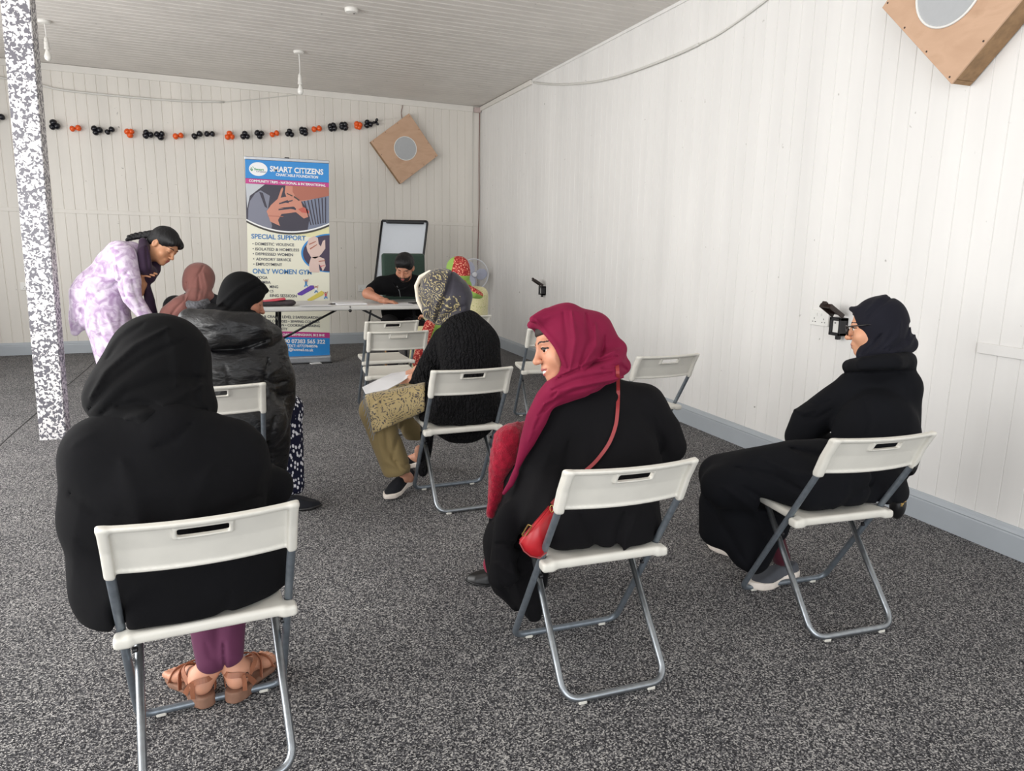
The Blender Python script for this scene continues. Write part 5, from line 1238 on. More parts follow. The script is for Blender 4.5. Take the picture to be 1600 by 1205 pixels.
for sx in (-1, 1):
    cx = h3(sx*.032, .103, -.003); rx = R3@Vector((1, 0, 0)); uz = R3@Vector((0, 0, 1))
    pts = [cx+rx*(math.copysign(abs(math.cos(k*PI/12))**.7, math.cos(k*PI/12))*.026)+uz*(math.copysign(abs(math.sin(k*PI/12))**.7, math.sin(k*PI/12))*.020) for k in range(24)]
    bm = bmesh.new(); add_tube(bm, pts, .0023, 6, closed=True); add_tube(bm, [h3(sx*.058, .101, .008), h3(sx*.074, .092, .008), h3(sx*.083, .02, .006), h3(sx*.083, -.015, .0)], .0032, 6)
    if sx == 1: add_tube(bm, [h3(-.007, .105, .003), h3(0, .108, .006), h3(.007, .105, .003)], .0022, 6)
    o = bm_obj('glasses_frame', bm, M_SPEC, None, smooth=True); o.parent = gl; o.matrix_parent_inverse = Matrix.Translation(-hc3)
    bm = bmesh.new(); v = [bm.verts.new(p) for p in pts]; bm.faces.new(v); o = bm_obj('lens', bm, M_LENS); o.parent = gl; o.matrix_parent_inverse = Matrix.Translation(-hc3)
tr3 = rc(Vector((2.02, 2.27, .30)), Vector((2.10, 2.25, .10)), .045, .038)
sdf_obj('trousers', [(tr3, (1.85, 2.1, 0), (2.25, 2.4, .42), .006)], cloth('dark_maroon_cotton', (70, 24, 36)), p3)
shoe(p3, Vector((2.175, 2.235, .001)), Vector((1.93, 2.225, .001)), M_SHOEG, M_SOLE, s=1.0, sole=.034, high=.085, open_=.03)
shoe(p3, Vector((2.09, 2.40, .001)), Vector((2.035, 2.65, .001)), M_SHOEG, M_SOLE, s=.98, sole=.034, high=.085, open_=.03)
# small dark bag with a gold keyring hanging on the far side of the chair
kp = at(1408, 785, 2.10); kb = empty('handbag', kp, 0, 'small black bag with gold keyring hanging at the wall side of the chair', 'handbag')
fb = U([E_(1403, 788, 2.14, 12, .05, 24)], .01)
sdf_obj('bag_body', [(fb, (2.1, 1.9, .2), (2.6, 2.4, .6), .005)], M_BLKLEA, kb)
bm = bmesh.new()
for i, (x, y) in enumerate(((1412, 763), (1414, 769), (1411, 775), (1413, 781), (1410, 786))):
    q = at(x, y, 2.08); add_tube(bm, [q+(CR*math.cos(k*PI/5)+CU*math.sin(k*PI/5))*(.006+.003*(i % 2)) for k in range(10)], .0017, 5, closed=True)
add_box(bm, at(1409, 789, 2.08), (.012, .003, .014), bevel=.001, seg=1); bm_obj('keyring', bm, M_GOLD, kb, world=True)
ribbon([at(1403, 772, 2.14), at(1412, 745, 2.06), cl('C', .215, -.215, .60), cl('C', .224, -.225, .66)], .012, .003, 'strap', M_BLKLEA, kb)
# ---------------------------------------------------------------- person in patterned headscarf (chair D)
def mat_scarf(name, ground, gold, scale=9.0, thr=.5):
    t = NT(name, .55, 0, .3); co = t.coord((1, 1, 1))
    dn = t.n('ShaderNodeTexNoise', i_Scale=9.0, i_Detail=2.0); t.l(co, dn.inputs['Vector'])
    mx = t.n('ShaderNodeMix', data_type='RGBA'); mx.inputs[0].default_value = .16; t.l(co, mx.inputs[6]); t.l(dn.outputs['Color'], mx.inputs[7])
    v = t.n('ShaderNodeTexVoronoi', feature='F1', i_Scale=scale); t.l(mx.outputs[2], v.inputs['Vector'])
    w = t.n('ShaderNodeMath', operation='MULTIPLY'); w.inputs[1].default_value = 46.0; t.l(v.outputs['Distance'], w.inputs[0])
    sn = t.n('ShaderNodeMath', operation='SINE'); t.l(w.outputs[0], sn.inputs[0])
    v2 = t.n('ShaderNodeTexVoronoi', feature='DISTANCE_TO_EDGE', i_Scale=scale*7); t.l(mx.outputs[2], v2.inputs['Vector'])
    m2 = t.n('ShaderNodeMath', operation='MULTIPLY'); t.l(sn.outputs[0], m2.inputs[0]); m2.inputs[1].default_value = .5
    a = t.n('ShaderNodeMath', operation='MULTIPLY_ADD'); a.inputs[1].default_value = 2.2; t.l(v2.outputs['Distance'], a.inputs[0]); t.l(m2.outputs[0], a.inputs[2])
    t.base(t.ramp(a.outputs[0], [(thr-.05, lin(ground)), (thr+.05, lin(gold))])); t.b.inputs['Sheen Weight'].default_value = .2
    return t.m
M_SCARF4 = mat_scarf('grey_gold_paisley', (56, 53, 58), (166, 152, 110), 9.0, .62); M_SHAWL = mat_scarf('gold_grey_floral', (160, 142, 100), (76, 68, 62), 9.0, .62)
M_CREAM = cloth('cream_lining', (226, 216, 198), .7)
def mat_knit():
    t = NT('black_cable_knit', .9, 0, .2); t.base(t.ramp(t.n('ShaderNodeTexNoise', i_Scale=60.0).outputs[0], [(.3, lin((9, 9, 11))), (.7, lin((18, 17, 20)))]))
    co = t.coord((1, 1, 1)); w = t.n('ShaderNodeTexWave', wave_type='BANDS', bands_direction='X', i_Scale=16.0, i_Distortion=6.0, i_Detail=1.0); w.inputs['Detail Scale'].default_value = 3.0; t.l(co, w.inputs['Vector'])
    v = t.n('ShaderNodeTexVoronoi', i_Scale=34.0); t.l(co, v.inputs['Vector']); a = t.n('ShaderNodeMath', operation='ADD'); t.l(w.outputs[0], a.inputs[0]); t.l(v.outputs['Distance'], a.inputs[1])
    t.bump(a.outputs[0], 1.0, .012); return t.m
M_KNIT = mat_knit(); M_KHAKI = cloth('khaki_cotton', (124, 108, 74), .8, .1, .3, 500, var=.06); M_BLKT = cloth('black_trainer_knit', (26, 27, 32), .85, .05, .5, 500)
p4 = person((1.05, 3.70, 0), 'person in grey and gold patterned headscarf, black cable cardigan and khaki trousers, head bowed')
sk = dict(pelvis=cl('D', -.02, .02, .545), chest=at(722, 555, 3.78), neck=at(712, 500, 3.85), shL=at(690, 545, 3.95), elL=at(655, 610, 3.98), wrL=at(640, 597, 4.10), shR=at(750, 530, 3.75), elR=at(745, 620, 3.72), wrR=at(690, 600, 3.95),
          hipL=cl('D', -.10, .03, .53), knL=Vector((.66, 3.80, .49)), anL=Vector((.78, 3.79, .13)), hipR=cl('D', .05, .04, .53), knR=Vector((.80, 4.05, .50)), anR=Vector((.97, 4.10, .16)))
fw = idir(-.62, .62, .35); up = idir(-.40, -.85, .35); hc = at(687, 462, 3.93); R4 = frame3(fw, up)
LO, HI = (.3, 3.2, 0), (1.7, 4.6, 1.35)
card = U([E_(722, 632, 3.72, 62, .155, 62), (hipbox('D', .172, -.13, .17), .04), (Cn([(672, 645, 3.74, 14), (690, 650, 3.78, 20)]), .03), (E_(735, 560, 3.76, 47, .14, 72, -12), .05), (Cn([(733, 502, 3.80, 16), (716, 520, 3.83, 26), (748, 530, 3.76, 25)]), .06), (Cn([(700, 535, 3.92, 26), (676, 575, 3.96, 24), (655, 605, 3.97, 19), (668, 608, 3.9, 18)]), .04),
          (Cn([(660, 605, 3.95, 17), (654, 594, 3.97, 10)]), .02), (Cn([(755, 540, 3.72, 24), (750, 610, 3.70, 24), (700, 605, 3.85, 18)]), .04), (Cn([(668, 655, 3.72, 12), (666, 700, 3.72, 9), (661, 738, 3.72, 7)]), .03)], .05)
card = SUB(card, chair_cut('D'), .012)
card = drape(card, [([(672, 560), (690, 590), (675, 618)], -.010, 4), ([(740, 600), (720, 640), (700, 660)], -.008, 5), ([(660, 580), (680, 600), (700, 596)], -.008, 3), ([(690, 650), (730, 670), (770, 655)], .008, 5), ([(664, 660), (662, 700), (660, 735)], -.006, 2)])
sdf_obj('cardigan', [(folds(card, .008, 12, (.2, 0, 1), 2.5, 41), LO, HI, .0085, 1)], M_KNIT, p4)
hp, sl, _ = head(hc, fw, up, 1.05, closed=True, neck=sk['neck'], h=.004, ears=False)
sdf_obj('body', hp+[limb_body(sk, chair_cut('D'), inside=lambda P: card(P)), hand(at(651, 590, 3.97), idir(-.72, .62, -.15), idir(-.1, .5, .8), 1, curl=.45, s=1.05), hand(at(658, 576, 4.05), idir(-.85, .35, .0), idir(0, .9, .3), -1, curl=.45, s=1.05),
                    foot((.865, 3.845, .05), (.66, 3.69, .03), .80, ankle=Vector((.80, 3.80, .17)), toes=False), foot((1.01, 4.165, .05), (.86, 4.26, .03), .80, ankle=sk['anR'], toes=False)], MB_(SK1), p4, slot=sl)
h4 = lambda x, y, z: hc+R4@Vector((x, y, z))
sc = U([ell(h4(0, -.015, .035), (.105, .115, .100), R4), (E_(694, 462, 3.90, 37, .12, 41, -10), .04), (Cn([(676, 488, 3.90, 16), (682, 498, 3.88, 9)]), .04), (Cn([(714, 466, 3.84, 24), (716, 481, 3.82, 19), (702, 492, 3.84, 16)]), .05)], .04)
sc = drape(sc, [([(706, 425), (700, 455), (688, 480), (680, 502)], -.016, 4), ([(700, 425), (693, 455), (682, 478), (676, 500)], .010, 4), ([(655, 440), (662, 470), (672, 495)], -.008, 4), ([(720, 440), (728, 465), (726, 482)], .006, 5), ([(690, 500), (708, 486), (728, 478)], -.010, 4)])
def scs(P):
    q, _ = to_px(P); x, y = q[:, 0], q[:, 1]; o = np.where(x > 701-(y-425)*.24, 2, 0); o[(y > 463) & (x < 719)] = 0; o[x < 649.5+np.abs(y-452)*.10] = 1; return o
sdf_obj('headscarf', [(folds(sc, .006, 12, (.3, 0, 1), 3, 43), (.6, 3.5, .7), (1.6, 4.4, 1.45), .007, 1)], [M_SCARF4, M_CREAM, cloth('slate_grey_satin', (58, 56, 64), .5, .1, var=.25, scale=12)], p4, slot=scs)
inn = Cn([(672, 425, 3.95, 3.5), (657, 433, 3.97, 3.5), (650.5, 447, 3.98, 3.5), (653.5, 470, 3.98, 3.5), (664, 492, 3.96, 3)])
sdf_obj('under_scarf', [(inn, (.6, 3.7, .8), (1.4, 4.3, 1.4), .005)], M_CREAM, p4)
tr = U([rc(cl('D', -.09, .20, .52), sk['knL'], .085, .080), (rc(sk['knL'], Vector((.76, 3.775, .17)), .082, .080), .03), (rc(cl('D', .0, .18, .52), sk['knR'], .085, .080), .04), (rc(sk['knR'], Vector((.945, 4.09, .25)), .078, .055), .03)], .03)
tr = SUB(tr, chair_cut('D'), .01); tr = INT(tr, lambda P: np.where(P[:, 1] < 3.93, .125+(P[:, 0]-.72)*.25, .235)-P[:, 2], .006)
tr = drape(tr, [([(600, 650), (606, 700), (625, 735)], -.012, 3.5), ([(590, 680), (600, 720), (640, 738)], .008, 4), ([(630, 660), (620, 690), (612, 720)], -.008, 3), ([(618, 720), (632, 728), (642, 722)], -.008, 2.5), ([(640, 640), (655, 650), (668, 650)], -.008, 3)])
sdf_obj('trousers', [(folds(tr, .008, 12, (.1, 0, 1), 3, 44), (.4, 3.4, 0), (1.4, 4.5, .75), .007)], M_KHAKI, p4)
shoe(p4, Vector((.885, 3.875, .045)), Vector((.64, 3.675, .0)), M_BLKT, M_SOLE, up=Vector((-.10, -.10, 1)), s=1.02, sole=.030, high=.085, open_=.035)
shoe(p4, Vector((1.045, 4.15, .035)), Vector((.83, 4.27, .0)), M_BLKT, M_SOLE, s=1.0, sole=.030, high=.085, open_=.035)
# shawl over the lap, paper held in the hands
shl = U([Cn([(590, 645, 3.78, 20), (640, 640, 3.84, 24), (668, 650, 3.80, 8)]), (Cn([(586, 640, 3.72, 12), (598, 655, 3.68, 12), (650, 655, 3.70, 10)]), .03)], .03)
ls = U([rc(cl('D', -.06, .07, .545), sk['knL'], .11, .096), (rc(sk['knL'], Vector((.69, 3.76, .42)), .097, .090), .02), (rc(cl('D', .05, .08, .54), sk['knR'], .10, .088), .05)], .03)
px_clip = lambda P: (lambda q: np.maximum.reduce([(q[:, 1]-(676-(q[:, 0]-585)*.42))*.0037, (q[:, 0]-664)*.0037, ((568-q[:, 0])+(q[:, 1]-610)*.22)*.0037]))(to_px(P)[0])
lsf = INT(INT(ls, px_clip, .004), plane((0, 0, -1), (0, 0, .36)), .006)
lsf = drape(folds(lsf, .007, 14, (1, 0, .4), 3, 45), [([(590, 625), (585, 650), (592, 675)], .006, 4), ([(600, 622), (640, 612), (660, 620)], -.006, 3)])
sw = sdf_obj('shawl', [(lsf, (.4, 3.4, .3), (1.4, 4.4, .75), .006, 1)], M_SHAWL); tag(sw, 'gold and grey floral shawl with a fringe spread over the khaki knees', 'shawl')
bm = bmesh.new()
for k in range(26):
    a = at(570+k*.66, 620+k*2.3, 3.70); a = a+Vector((.004, .01, .006)); add_tube(bm, [a, a+Vector((-.012, -.006, -.018)), a+Vector((-.012-.006*(k % 3), -.008, -.045))], .0014, 4)
fo = bm_obj('fringe', bm, flat('grey_fringe', (110, 116, 124), .9), sw); 
pc = [at(566, 606, 3.86), at(571, 616, 3.80), at(606, 609, 3.83), at(628, 597, 3.92), at(641, 588, 4.0), at(638, 580, 4.12), at(612, 584, 4.04), at(590, 594, 3.95)]
sheet('paper_sheet', pc, 'curling white form held over the lap of the person in the patterned headscarf', 'paper', th=.003)

# ---------------------------------------------------------------- person in padded jacket (chair G)
def mat_puffer():
    t = NT('black_padded_nylon', .42, 0, .5); t.base(t.ramp(t.n('ShaderNodeTexNoise', i_Scale=5.0).outputs[0], [(.3, lin((10, 10, 12))), (.7, lin((17, 17, 20)))]))
    n = t.n('ShaderNodeTexNoise', i_Scale=1.0, i_Detail=4.0); n.inputs['Distortion'].default_value = .3; t.l(t.coord((16, 16, 34)), n.inputs['Vector']); t.bump(n.outputs[0], .8, .012); return t.m
def mat_dots():
    t = NT('navy_white_spots', .8, 0, .2); v = t.n('ShaderNodeTexVoronoi', i_Scale=42.0); v.inputs['Randomness'].default_value = .8; t.l(t.coord((1.3, 1.3, .85)), v.inputs['Vector'])
    t.base(t.ramp(v.outputs['Distance'], [(.34, lin((226, 226, 232))), (.40, lin((24, 26, 48)))])); return t.m
M_PUFF = mat_puffer(); M_DOTS = mat_dots(); SK4 = skin('mid_brown', (172, 116, 92))
p5 = person((-.10, 3.62, 0), 'person in black padded hooded jacket, black headscarf and spotted trousers')
fw = idir(.80, .30, .45); up = idir(.10, -1, .1); hc = at(381, 468, 3.86); R5 = frame3(fw, up)
sk = dict(pelvis=cl('G', 0, .02, .545), chest=cl('G', .0, .10, .80), neck=at(370, 508, 3.80), shL=at(310, 545, 3.75), elL=at(300, 640, 3.75), wrL=at(330, 640, 4.0), shR=at(415, 545, 3.72), elR=at(440, 625, 3.75), wrR=at(410, 640, 4.0),
          hipL=cl('G', -.09, .03, .53), knL=cl('G', -.10, .44, .50), anL=cl('G', -.06, .42, .12), hipR=cl('G', .09, .03, .53), knR=Vector((.20, 3.93, .50)), anR=Vector((.19, 3.86, .12)))
jk = U([E_(368, 660, 3.62, 78, .165, 62), (E_(362, 590, 3.68, 76, .155, 66), .05), (Cn([(320, 540, 3.72, 34), (372, 528, 3.76, 36), (412, 548, 3.74, 30)]), .05), (Cn([(416, 552, 3.74, 32), (430, 592, 3.74, 30), (434, 622, 3.78, 26), (410, 645, 3.95, 20)]), .04),
        (Cn([(305, 560, 3.74, 34), (296, 630, 3.74, 30)]), .04), (rc(cl('G', -.06, .05, .53), cl('G', -.09, .44, .52), .13, .095), .05), (rc(cl('G', .07, .05, .53), (.15, 3.90, .50), .12, .085), .05),
        (Cn([(428, 640, 3.74, 24), (430, 700, 3.76, 22), (432, 738, 3.77, 14)]), .05), (Cn([(410, 660, 3.70, 26), (412, 730, 3.72, 18)]), .05)], .05)
jk = SUB(jk, chair_cut('G'), .012)
hood = U([Cn([(300, 502, 3.66, 20), (345, 512, 3.60, 26), (395, 512, 3.62, 24), (425, 522, 3.70, 16), (434, 532, 3.74, 8)]), (Cn([(330, 530, 3.60, 20), (375, 528, 3.60, 22), (410, 528, 3.64, 14)]), .03)], .03)
jk = U([jk, (hood, .012)], .012)
jk = drape(jk, [([(330, 548), (370, 546), (420, 530)], -.022, 3.5), ([(300, 512), (360, 500), (430, 520)], .006, 4), ([(405, 590), (425, 600), (448, 596)], -.012, 3), ([(405, 575), (420, 585), (440, 575)], .010, 3), ([(350, 570), (360, 595), (355, 615)], -.010, 4), ([(420, 560), (412, 600), (418, 640)], -.014, 3),
                ([(425, 610), (440, 620), (458, 612)], -.010, 3), ([(430, 650), (420, 690), (425, 730)], -.010, 4), ([(330, 580), (370, 590), (400, 585)], .008, 5)])
sdf_obj('padded_jacket', [(folds(jk, .012, 16, (1, 0, .35), 2, 51), (-.7, 3.1, 0), (.6, 4.3, 1.2), .0085, 1)], M_PUFF, p5)
hp, sl, _ = head(hc, fw, up, 1.0, closed=True, neck=sk['neck'], h=.004, ears=False)
sdf_obj('body', hp+[limb_body(sk, chair_cut('G'), inside=lambda P: jk(P)), hand(sk['wrR'], (.1, .9, -.2), (0, 0, -1), 1), hand(sk['wrL'], (.3, .9, -.2), (0, 0, -1), -1)], MB_(SK4), p5, slot=sl)
h5 = lambda x, y, z: hc+R5@Vector((x, y, z))
hs = U([ell(h5(0, -.016, .036), (.098, .108, .100), R5), (ell(h5(0, -.03, -.04), (.090, .088, .090), R5), .04), (ell(h5(0, .03, -.09), (.055, .05, .04), R5), .03), (chain([h5(-.04, .06, .09), h5(0, .088, .084), h5(.04, .06, .09)], .014), .02), (Cn([(330, 484, 3.78, 10), (350, 496, 3.74, 16), (390, 498, 3.78, 14)]), .03)], .03)
hs = SUB(hs, ell(h5(0, .118, -.022), (.062, .062, .080), R5), .006)
hs = drape(hs, [([(400, 435), (372, 450), (340, 478)], .008, 3.5), ([(408, 445), (380, 462), (350, 490)], -.008, 3.5), ([(412, 470), (390, 485), (370, 498)], -.008, 3)])
sdf_obj('headscarf', [(folds(hs, .004, 14, (.5, 0, 1), 3, 52), (-.4, 3.5, .8), (.4, 4.2, 1.35), .006, 1)], M_BLKJ, p5)
tr = U([rc(sk['knR'], Vector((.205, 3.86, .10)), .088, .070), (rc(sk['hipR'], sk['knR'], .09, .085), .03), (rc(sk['knL'], sk['anL'], .08, .06), .02), (rc((.19, 3.88, .30), (.13, 3.80, .10), .07, .066), .03)], .02)
tr = INT(tr, plane((0, 0, -1), (0, 0, .055)), .005); tr = SUB(tr, chair_cut('G'), .01)
sdf_obj('trousers', [(folds(tr, .008, 14, (0, 0, 1), 3, 53), (-.5, 3.3, 0), (.5, 4.2, .7), .007)], M_DOTS, p5)
shoe(p5, Vector((.10, 3.80, .002)), Vector((.32, 3.72, .002)), M_BLKT, M_BLKLEA, s=1.0, sole=.018)
shoe(p5, Vector((-.12, 3.93, .002)), Vector((-.06, 4.14, .002)), M_BLKT, M_BLKLEA, s=1.0, sole=.018)

# ---------------------------------------------------------------- person in brown headscarf beyond
M_BRN = cloth('brown_jersey', (124, 82, 76), .78, .25, .3, 800); M_BLKFA = cloth('black_knit', (30, 30, 33), .85, .1, .8, 300)
p6 = person((-.29, 5.75, 0), 'person in brown headscarf seen from behind, leaning over beside the standing person in lilac')
hc = at(311, 441, 5.78); fw = idir(-.15, .45, .9); up = idir(.02, -1, .1); R6 = frame3(fw, up); h6 = lambda x, y, z: hc+R6@Vector((x, y, z))
b6 = Vector((hc.x, 5.70, 0))
sk = dict(pelvis=b6+Vector((0, 0, .55)), chest=b6+Vector((0, .05, .80)), neck=b6+Vector((0, .06, .97)), shL=b6+Vector((-.17, .05, .90)), elL=b6+Vector((-.24, .15, .68)), wrL=b6+Vector((-.15, .40, .70)), shR=b6+Vector((.17, .05, .90)), elR=b6+Vector((.24, .15, .68)), wrR=b6+Vector((.12, .40, .70)),
          hipL=b6+Vector((-.09, .05, .53)), knL=b6+Vector((-.1, .47, .50)), anL=b6+Vector((-.1, .45, .1)), hipR=b6+Vector((.09, .05, .53)), knR=b6+Vector((.1, .47, .50)), anR=b6+Vector((.1, .45, .1)))
j6 = U([ell(b6+Vector((0, .02, .62)), (.22, .17, .20)), (ell(b6+Vector((0, .05, .82)), (.20, .14, .17)), .05), (chain([sk['shL'], sk['elL'], sk['wrL']], [.085, .065, .045]), .04), (chain([sk['shR'], sk['elR'], sk['wrR']], [.085, .065, .045]), .04),
        (chain([b6+Vector((-.07, .02, .955)), b6+Vector((.07, .02, .955))], .055), .03), (rc(sk['hipL'], sk['knL'], .12, .09), .04), (rc(sk['hipR'], sk['knR'], .12, .09), .04)], .05)
sdf_obj('jacket', [(folds(j6, .008, 12, (0, 0, 1), 3, 61), (-.9, 5.3, .3), (.3, 6.4, 1.1), .012, 1)], M_BLKFA, p6)
t6 = U([rc(sk['knL'], sk['anL'], .07, .05), (rc(sk['knR'], sk['anR'], .07, .05), .01)], .01); sdf_obj('trousers', [(t6, (-.7, 5.8, 0), (.2, 6.4, .65), .012)], M_BLKFA, p6)
for s_ in (-1, 1): shoe(p6, b6+Vector((.1*s_, .42, .002)), b6+Vector((.12*s_, .66, .002)), M_BLKT, M_BLKLEA)
hp, sl, _ = head(hc, fw, up, 1.0, closed=True, neck=sk['neck'], h=.005, ears=False)
sdf_obj('body', hp+[limb_body(sk, inside=j6), hand(sk['wrL'], (.3, .9, 0), (0, 0, -1), -1, h=.005), hand(sk['wrR'], (-.1, .9, 0), (0, 0, -1), 1, h=.005)], MB_(SK4), p6, slot=sl)
hs = U([ell(h6(0, -.016, .030), (.110, .108, .112), R6), (ell(h6(0, -.02, -.045), (.100, .090, .10), R6), .04), (Cn([(300, 470, 5.66, 15), (283, 480, 5.62, 17), (268, 492, 5.62, 17), (262, 504, 5.64, 16)]), .03), (Cn([(308, 466, 5.66, 16), (325, 464, 5.70, 10)]), .03)], .04)
hs = SUB(hs, ell(h6(0, .115, -.02), (.065, .06, .085), R6), .006)
hs = drape(hs, [([(318, 415), (305, 440), (292, 468)], -.010, 2), ([(312, 428), (300, 450), (290, 470)], .010, 2), ([(310, 430), (312, 450), (308, 470)], -.010, 2), ([(318, 425), (324, 450), (318, 470)], .008, 2.5), ([(292, 440), (290, 455), (288, 470)], -.008, 2), ([(285, 472), (275, 482), (266, 494)], -.010, 2)])
sdf_obj('headscarf', [(hs, (-.8, 5.3, .6), (.2, 6.2, 1.4), .007, 1)], M_BRN, p6)
bm = bmesh.new(); add_tube(bm, spline([at(289, 472, 5.66), at(298, 477, 5.56), at(312, 477, 5.56), at(322, 472, 5.64)], 5), .032, 8)
bm_obj('collar', bm, cloth('grey_flecked_knit', (92, 92, 96), .9, .1, 1.0, 90, var=.6, scale=70), p6, world=True, smooth=True)
ch6 = copy_tree(chair0); ch6.location = (b6.x, b6.y+.02, 0); ch6.rotation_euler = (0, 0, 0); tag(ch6, 'white folding chair under the person in the brown headscarf', 'chair', 'white folding chairs set out in rows')

# ---------------------------------------------------------------- standing person in lilac bending forward
def mat_lilac():
    t = NT('lilac_print', .7, 0, .25); co = t.coord((1, 1, 1)); n = t.n('ShaderNodeTexNoise', i_Scale=16.0, i_Detail=3.0); n.inputs['Distortion'].default_value = 1.2; t.l(co, n.inputs['Vector'])
    t.base(t.ramp(n.outputs[0], [(.36, lin((172, 146, 180))), (.50, lin((200, 182, 206))), (.62, lin((220, 208, 224)))])); t.b.inputs['Sheen Weight'].default_value = .1; return t.m
M_LIL = mat_lilac(); M_DPLUM = cloth('dark_plum_chiffon', (50, 34, 54), .7, .15); SK5 = skin('golden_tan', (192, 138, 104))
def mat_hair():
    t = NT('black_hair', .5, 0, .35); w = t.n('ShaderNodeTexWave', i_Scale=60.0, i_Distortion=3.0, i_Detail=2.0); t.l(t.coord((1, 1, 1)), w.inputs['Vector'])
    t.base(t.ramp(w.outputs[0], [(.2, lin((7, 6, 8))), (.8, lin((20, 18, 21)))])); t.bump(w.outputs[0], .5, .003); return t.m
M_HAIR = mat_hair()
YL = 5.8; g7 = at(160, 560, YL)
p7 = person((g7.x+.02, YL, 0), 'standing person in lilac printed tunic with black plait, bending towards the seated row')
fw = idir(.76, .65, -.10); up = idir(.65, -.76, -.05); hc = at(256, 384, YL-.02); R7 = frame3(fw, up); h7 = lambda x, y, z: hc+R7@Vector((x, y, z))
P7 = lambda px, py, dy=0: at(px, py, YL+dy)
sk = dict(pelvis=P7(160, 468), chest=P7(205, 415), neck=P7(228, 398), shL=P7(195, 398, -.14), elL=P7(200, 462, -.20), wrL=P7(232, 500, -.22), shR=P7(210, 400, .15), elR=P7(208, 452, .20), wrR=P7(226, 452, .06),
          hipL=P7(158, 478, -.09), knL=Vector((g7.x+.03, YL-.10, .50)), anL=Vector((at(180, 600, YL).x+.02, YL-.12, .11)), hipR=P7(158, 478, .10), knR=Vector((g7.x+.10, YL+.12, .50)), anR=Vector((at(180, 600, YL).x+.02, YL+.14, .11)))
kz = U([E_(160, 452, YL, 36, .165, 36, 30), (E_(190, 422, YL, 38, .15, 30, 40), .08), (Cn([(188, 396, YL-.08, 20), (205, 400, YL, 22), (208, 404, YL+.10, 18)]), .05), (Cn([(192, 402, YL-.13, 20), (201, 440, YL-.20, 18), (206, 466, YL-.22, 14), (232, 498, YL-.22, 9)]), .03),
        (Cn([(210, 402, YL+.13, 18), (210, 440, YL+.2, 15), (222, 450, YL+.1, 9)]), .03)], .05)
skirt = U([Cn([(150, 470, YL, 34), (142, 490, YL, 26)]), (Cn([(132, 465, YL, 18), (122, 500, YL, 11), (117, 519, YL, 6)]), .06), (Cn([(134, 480, YL-.05, 14), (134, 502, YL-.08, 9)]), .05)], .06)
kz = U([kz, (skirt, .07)], .07)
kz = drape(kz, [([(160, 462), (185, 440), (200, 425)], -.014, 2.5), ([(150, 468), (175, 466), (196, 476)], -.012, 2.2), ([(182, 410), (190, 440), (198, 470)], -.014, 2.2), ([(150, 420), (165, 400), (185, 388)], .006, 4), ([(205, 430), (212, 460), (225, 490)], -.008, 2), ([(128, 480), (124, 500), (120, 518)], -.012, 2), ([(140, 440), (150, 455), (150, 475)], .008, 4)])
sdf_obj('tunic', [(folds(kz, .010, 10, (-.5, 0, 1), 3, 71), (-1.6, 5.3, .3), (-.3, 6.3, 1.7), .009, 1)], M_LIL, p7)
qx = at(180, 600, YL).x
tr = U([Cn([(164, 474, YL-.06, 32), (170, 510, YL-.08, 32), (178, 540, YL-.10, 25)]), (rc(at(178, 540, YL-.10), (qx+.03, YL-.12, .12), .125, .085), .06), (Cn([(170, 480, YL+.08, 30), (182, 520, YL+.10, 24)]), .05), (rc(at(182, 520, YL+.10), (qx+.03, YL+.14, .12), .12, .085), .04)], .05)
tr = INT(tr, plane((0, 0, -1), (0, 0, .075)), .01)
tr = drape(tr, [([(150, 495), (160, 530), (170, 560)], -.012, 3), ([(165, 490), (178, 520), (185, 550)], .012, 3), ([(188, 480), (190, 520), (185, 550)], -.010, 3)])
sdf_obj('trousers', [(folds(tr, .010, 10, (0, 0, 1), 4, 72), (-1.5, 5.4, 0), (-.4, 6.3, 1.1), .010, 1)], M_LIL, p7)
def an(pt): return Vector((pt.x, pt.y, 0))
for s_, yy in ((0, -.12), (1, .14)):
    q = Vector((at(180, 600, YL).x-.03, YL+yy, .002)); shoe(p7, q, q+Vector((.24, -.02, 0)), M_BLKLEA, M_BLKLEA, s=.95, sole=.012, high=.05)
hp, sl, _ = head(hc, fw, up, 1.06, closed=True, neck=sk['neck'], h=.0042)
hn = hand(P7(220, 451, -.10), idir(.3, -.9, -.1), idir(1, 0, .0), 1, curl=.9, s=1.1, h=.004); hn2 = hand(P7(232, 498, -.22), idir(.8, .6, 0), idir(.3, 1, 0), 1, s=1.05, h=.005)
sdf_obj('body', hp+[limb_body(sk, inside=lambda P: np.minimum(kz(P), tr(P))), hn, hn2, (rc(P7(211, 458, -.02), P7(220, 451, -.10), .034, .028), *box_around([P7(211, 458, -.02), P7(220, 451, -.10)], .06), .005)], MB_(SK5), p7, slot=sl)
hr = U([ell(h7(0, -.018, .046), (.087, .104, .090), R7), (ell(h7(0, -.07, .0), (.072, .055, .07), R7), .03), (ell(h7(-.05, .04, .065), (.030, .055, .035), R7), .02), (ell(h7(.05, .04, .065), (.030, .055, .035), R7), .02)], .02)
hr = SUB(hr, ell(h7(0, .118, -.012), (.078, .088, .076), R7), .006); hr = SUB(hr, ell(h7(.0, .03, -.055), (.2, .075, .055), R7), .006)
pl = []
pp = spline([P7(247, 366), P7(233, 367, .0), P7(214, 369, .01), P7(199, 373, .0)], 5)
for i, p in enumerate(pp): pl.append((ell(p+Vector((0, 0, .008*(-1)**i)), (.034-.0012*i, .026, .022-.0006*i), Matrix.Rotation(.5*(-1)**i, 3, 'Y').to_3x3()), .006))
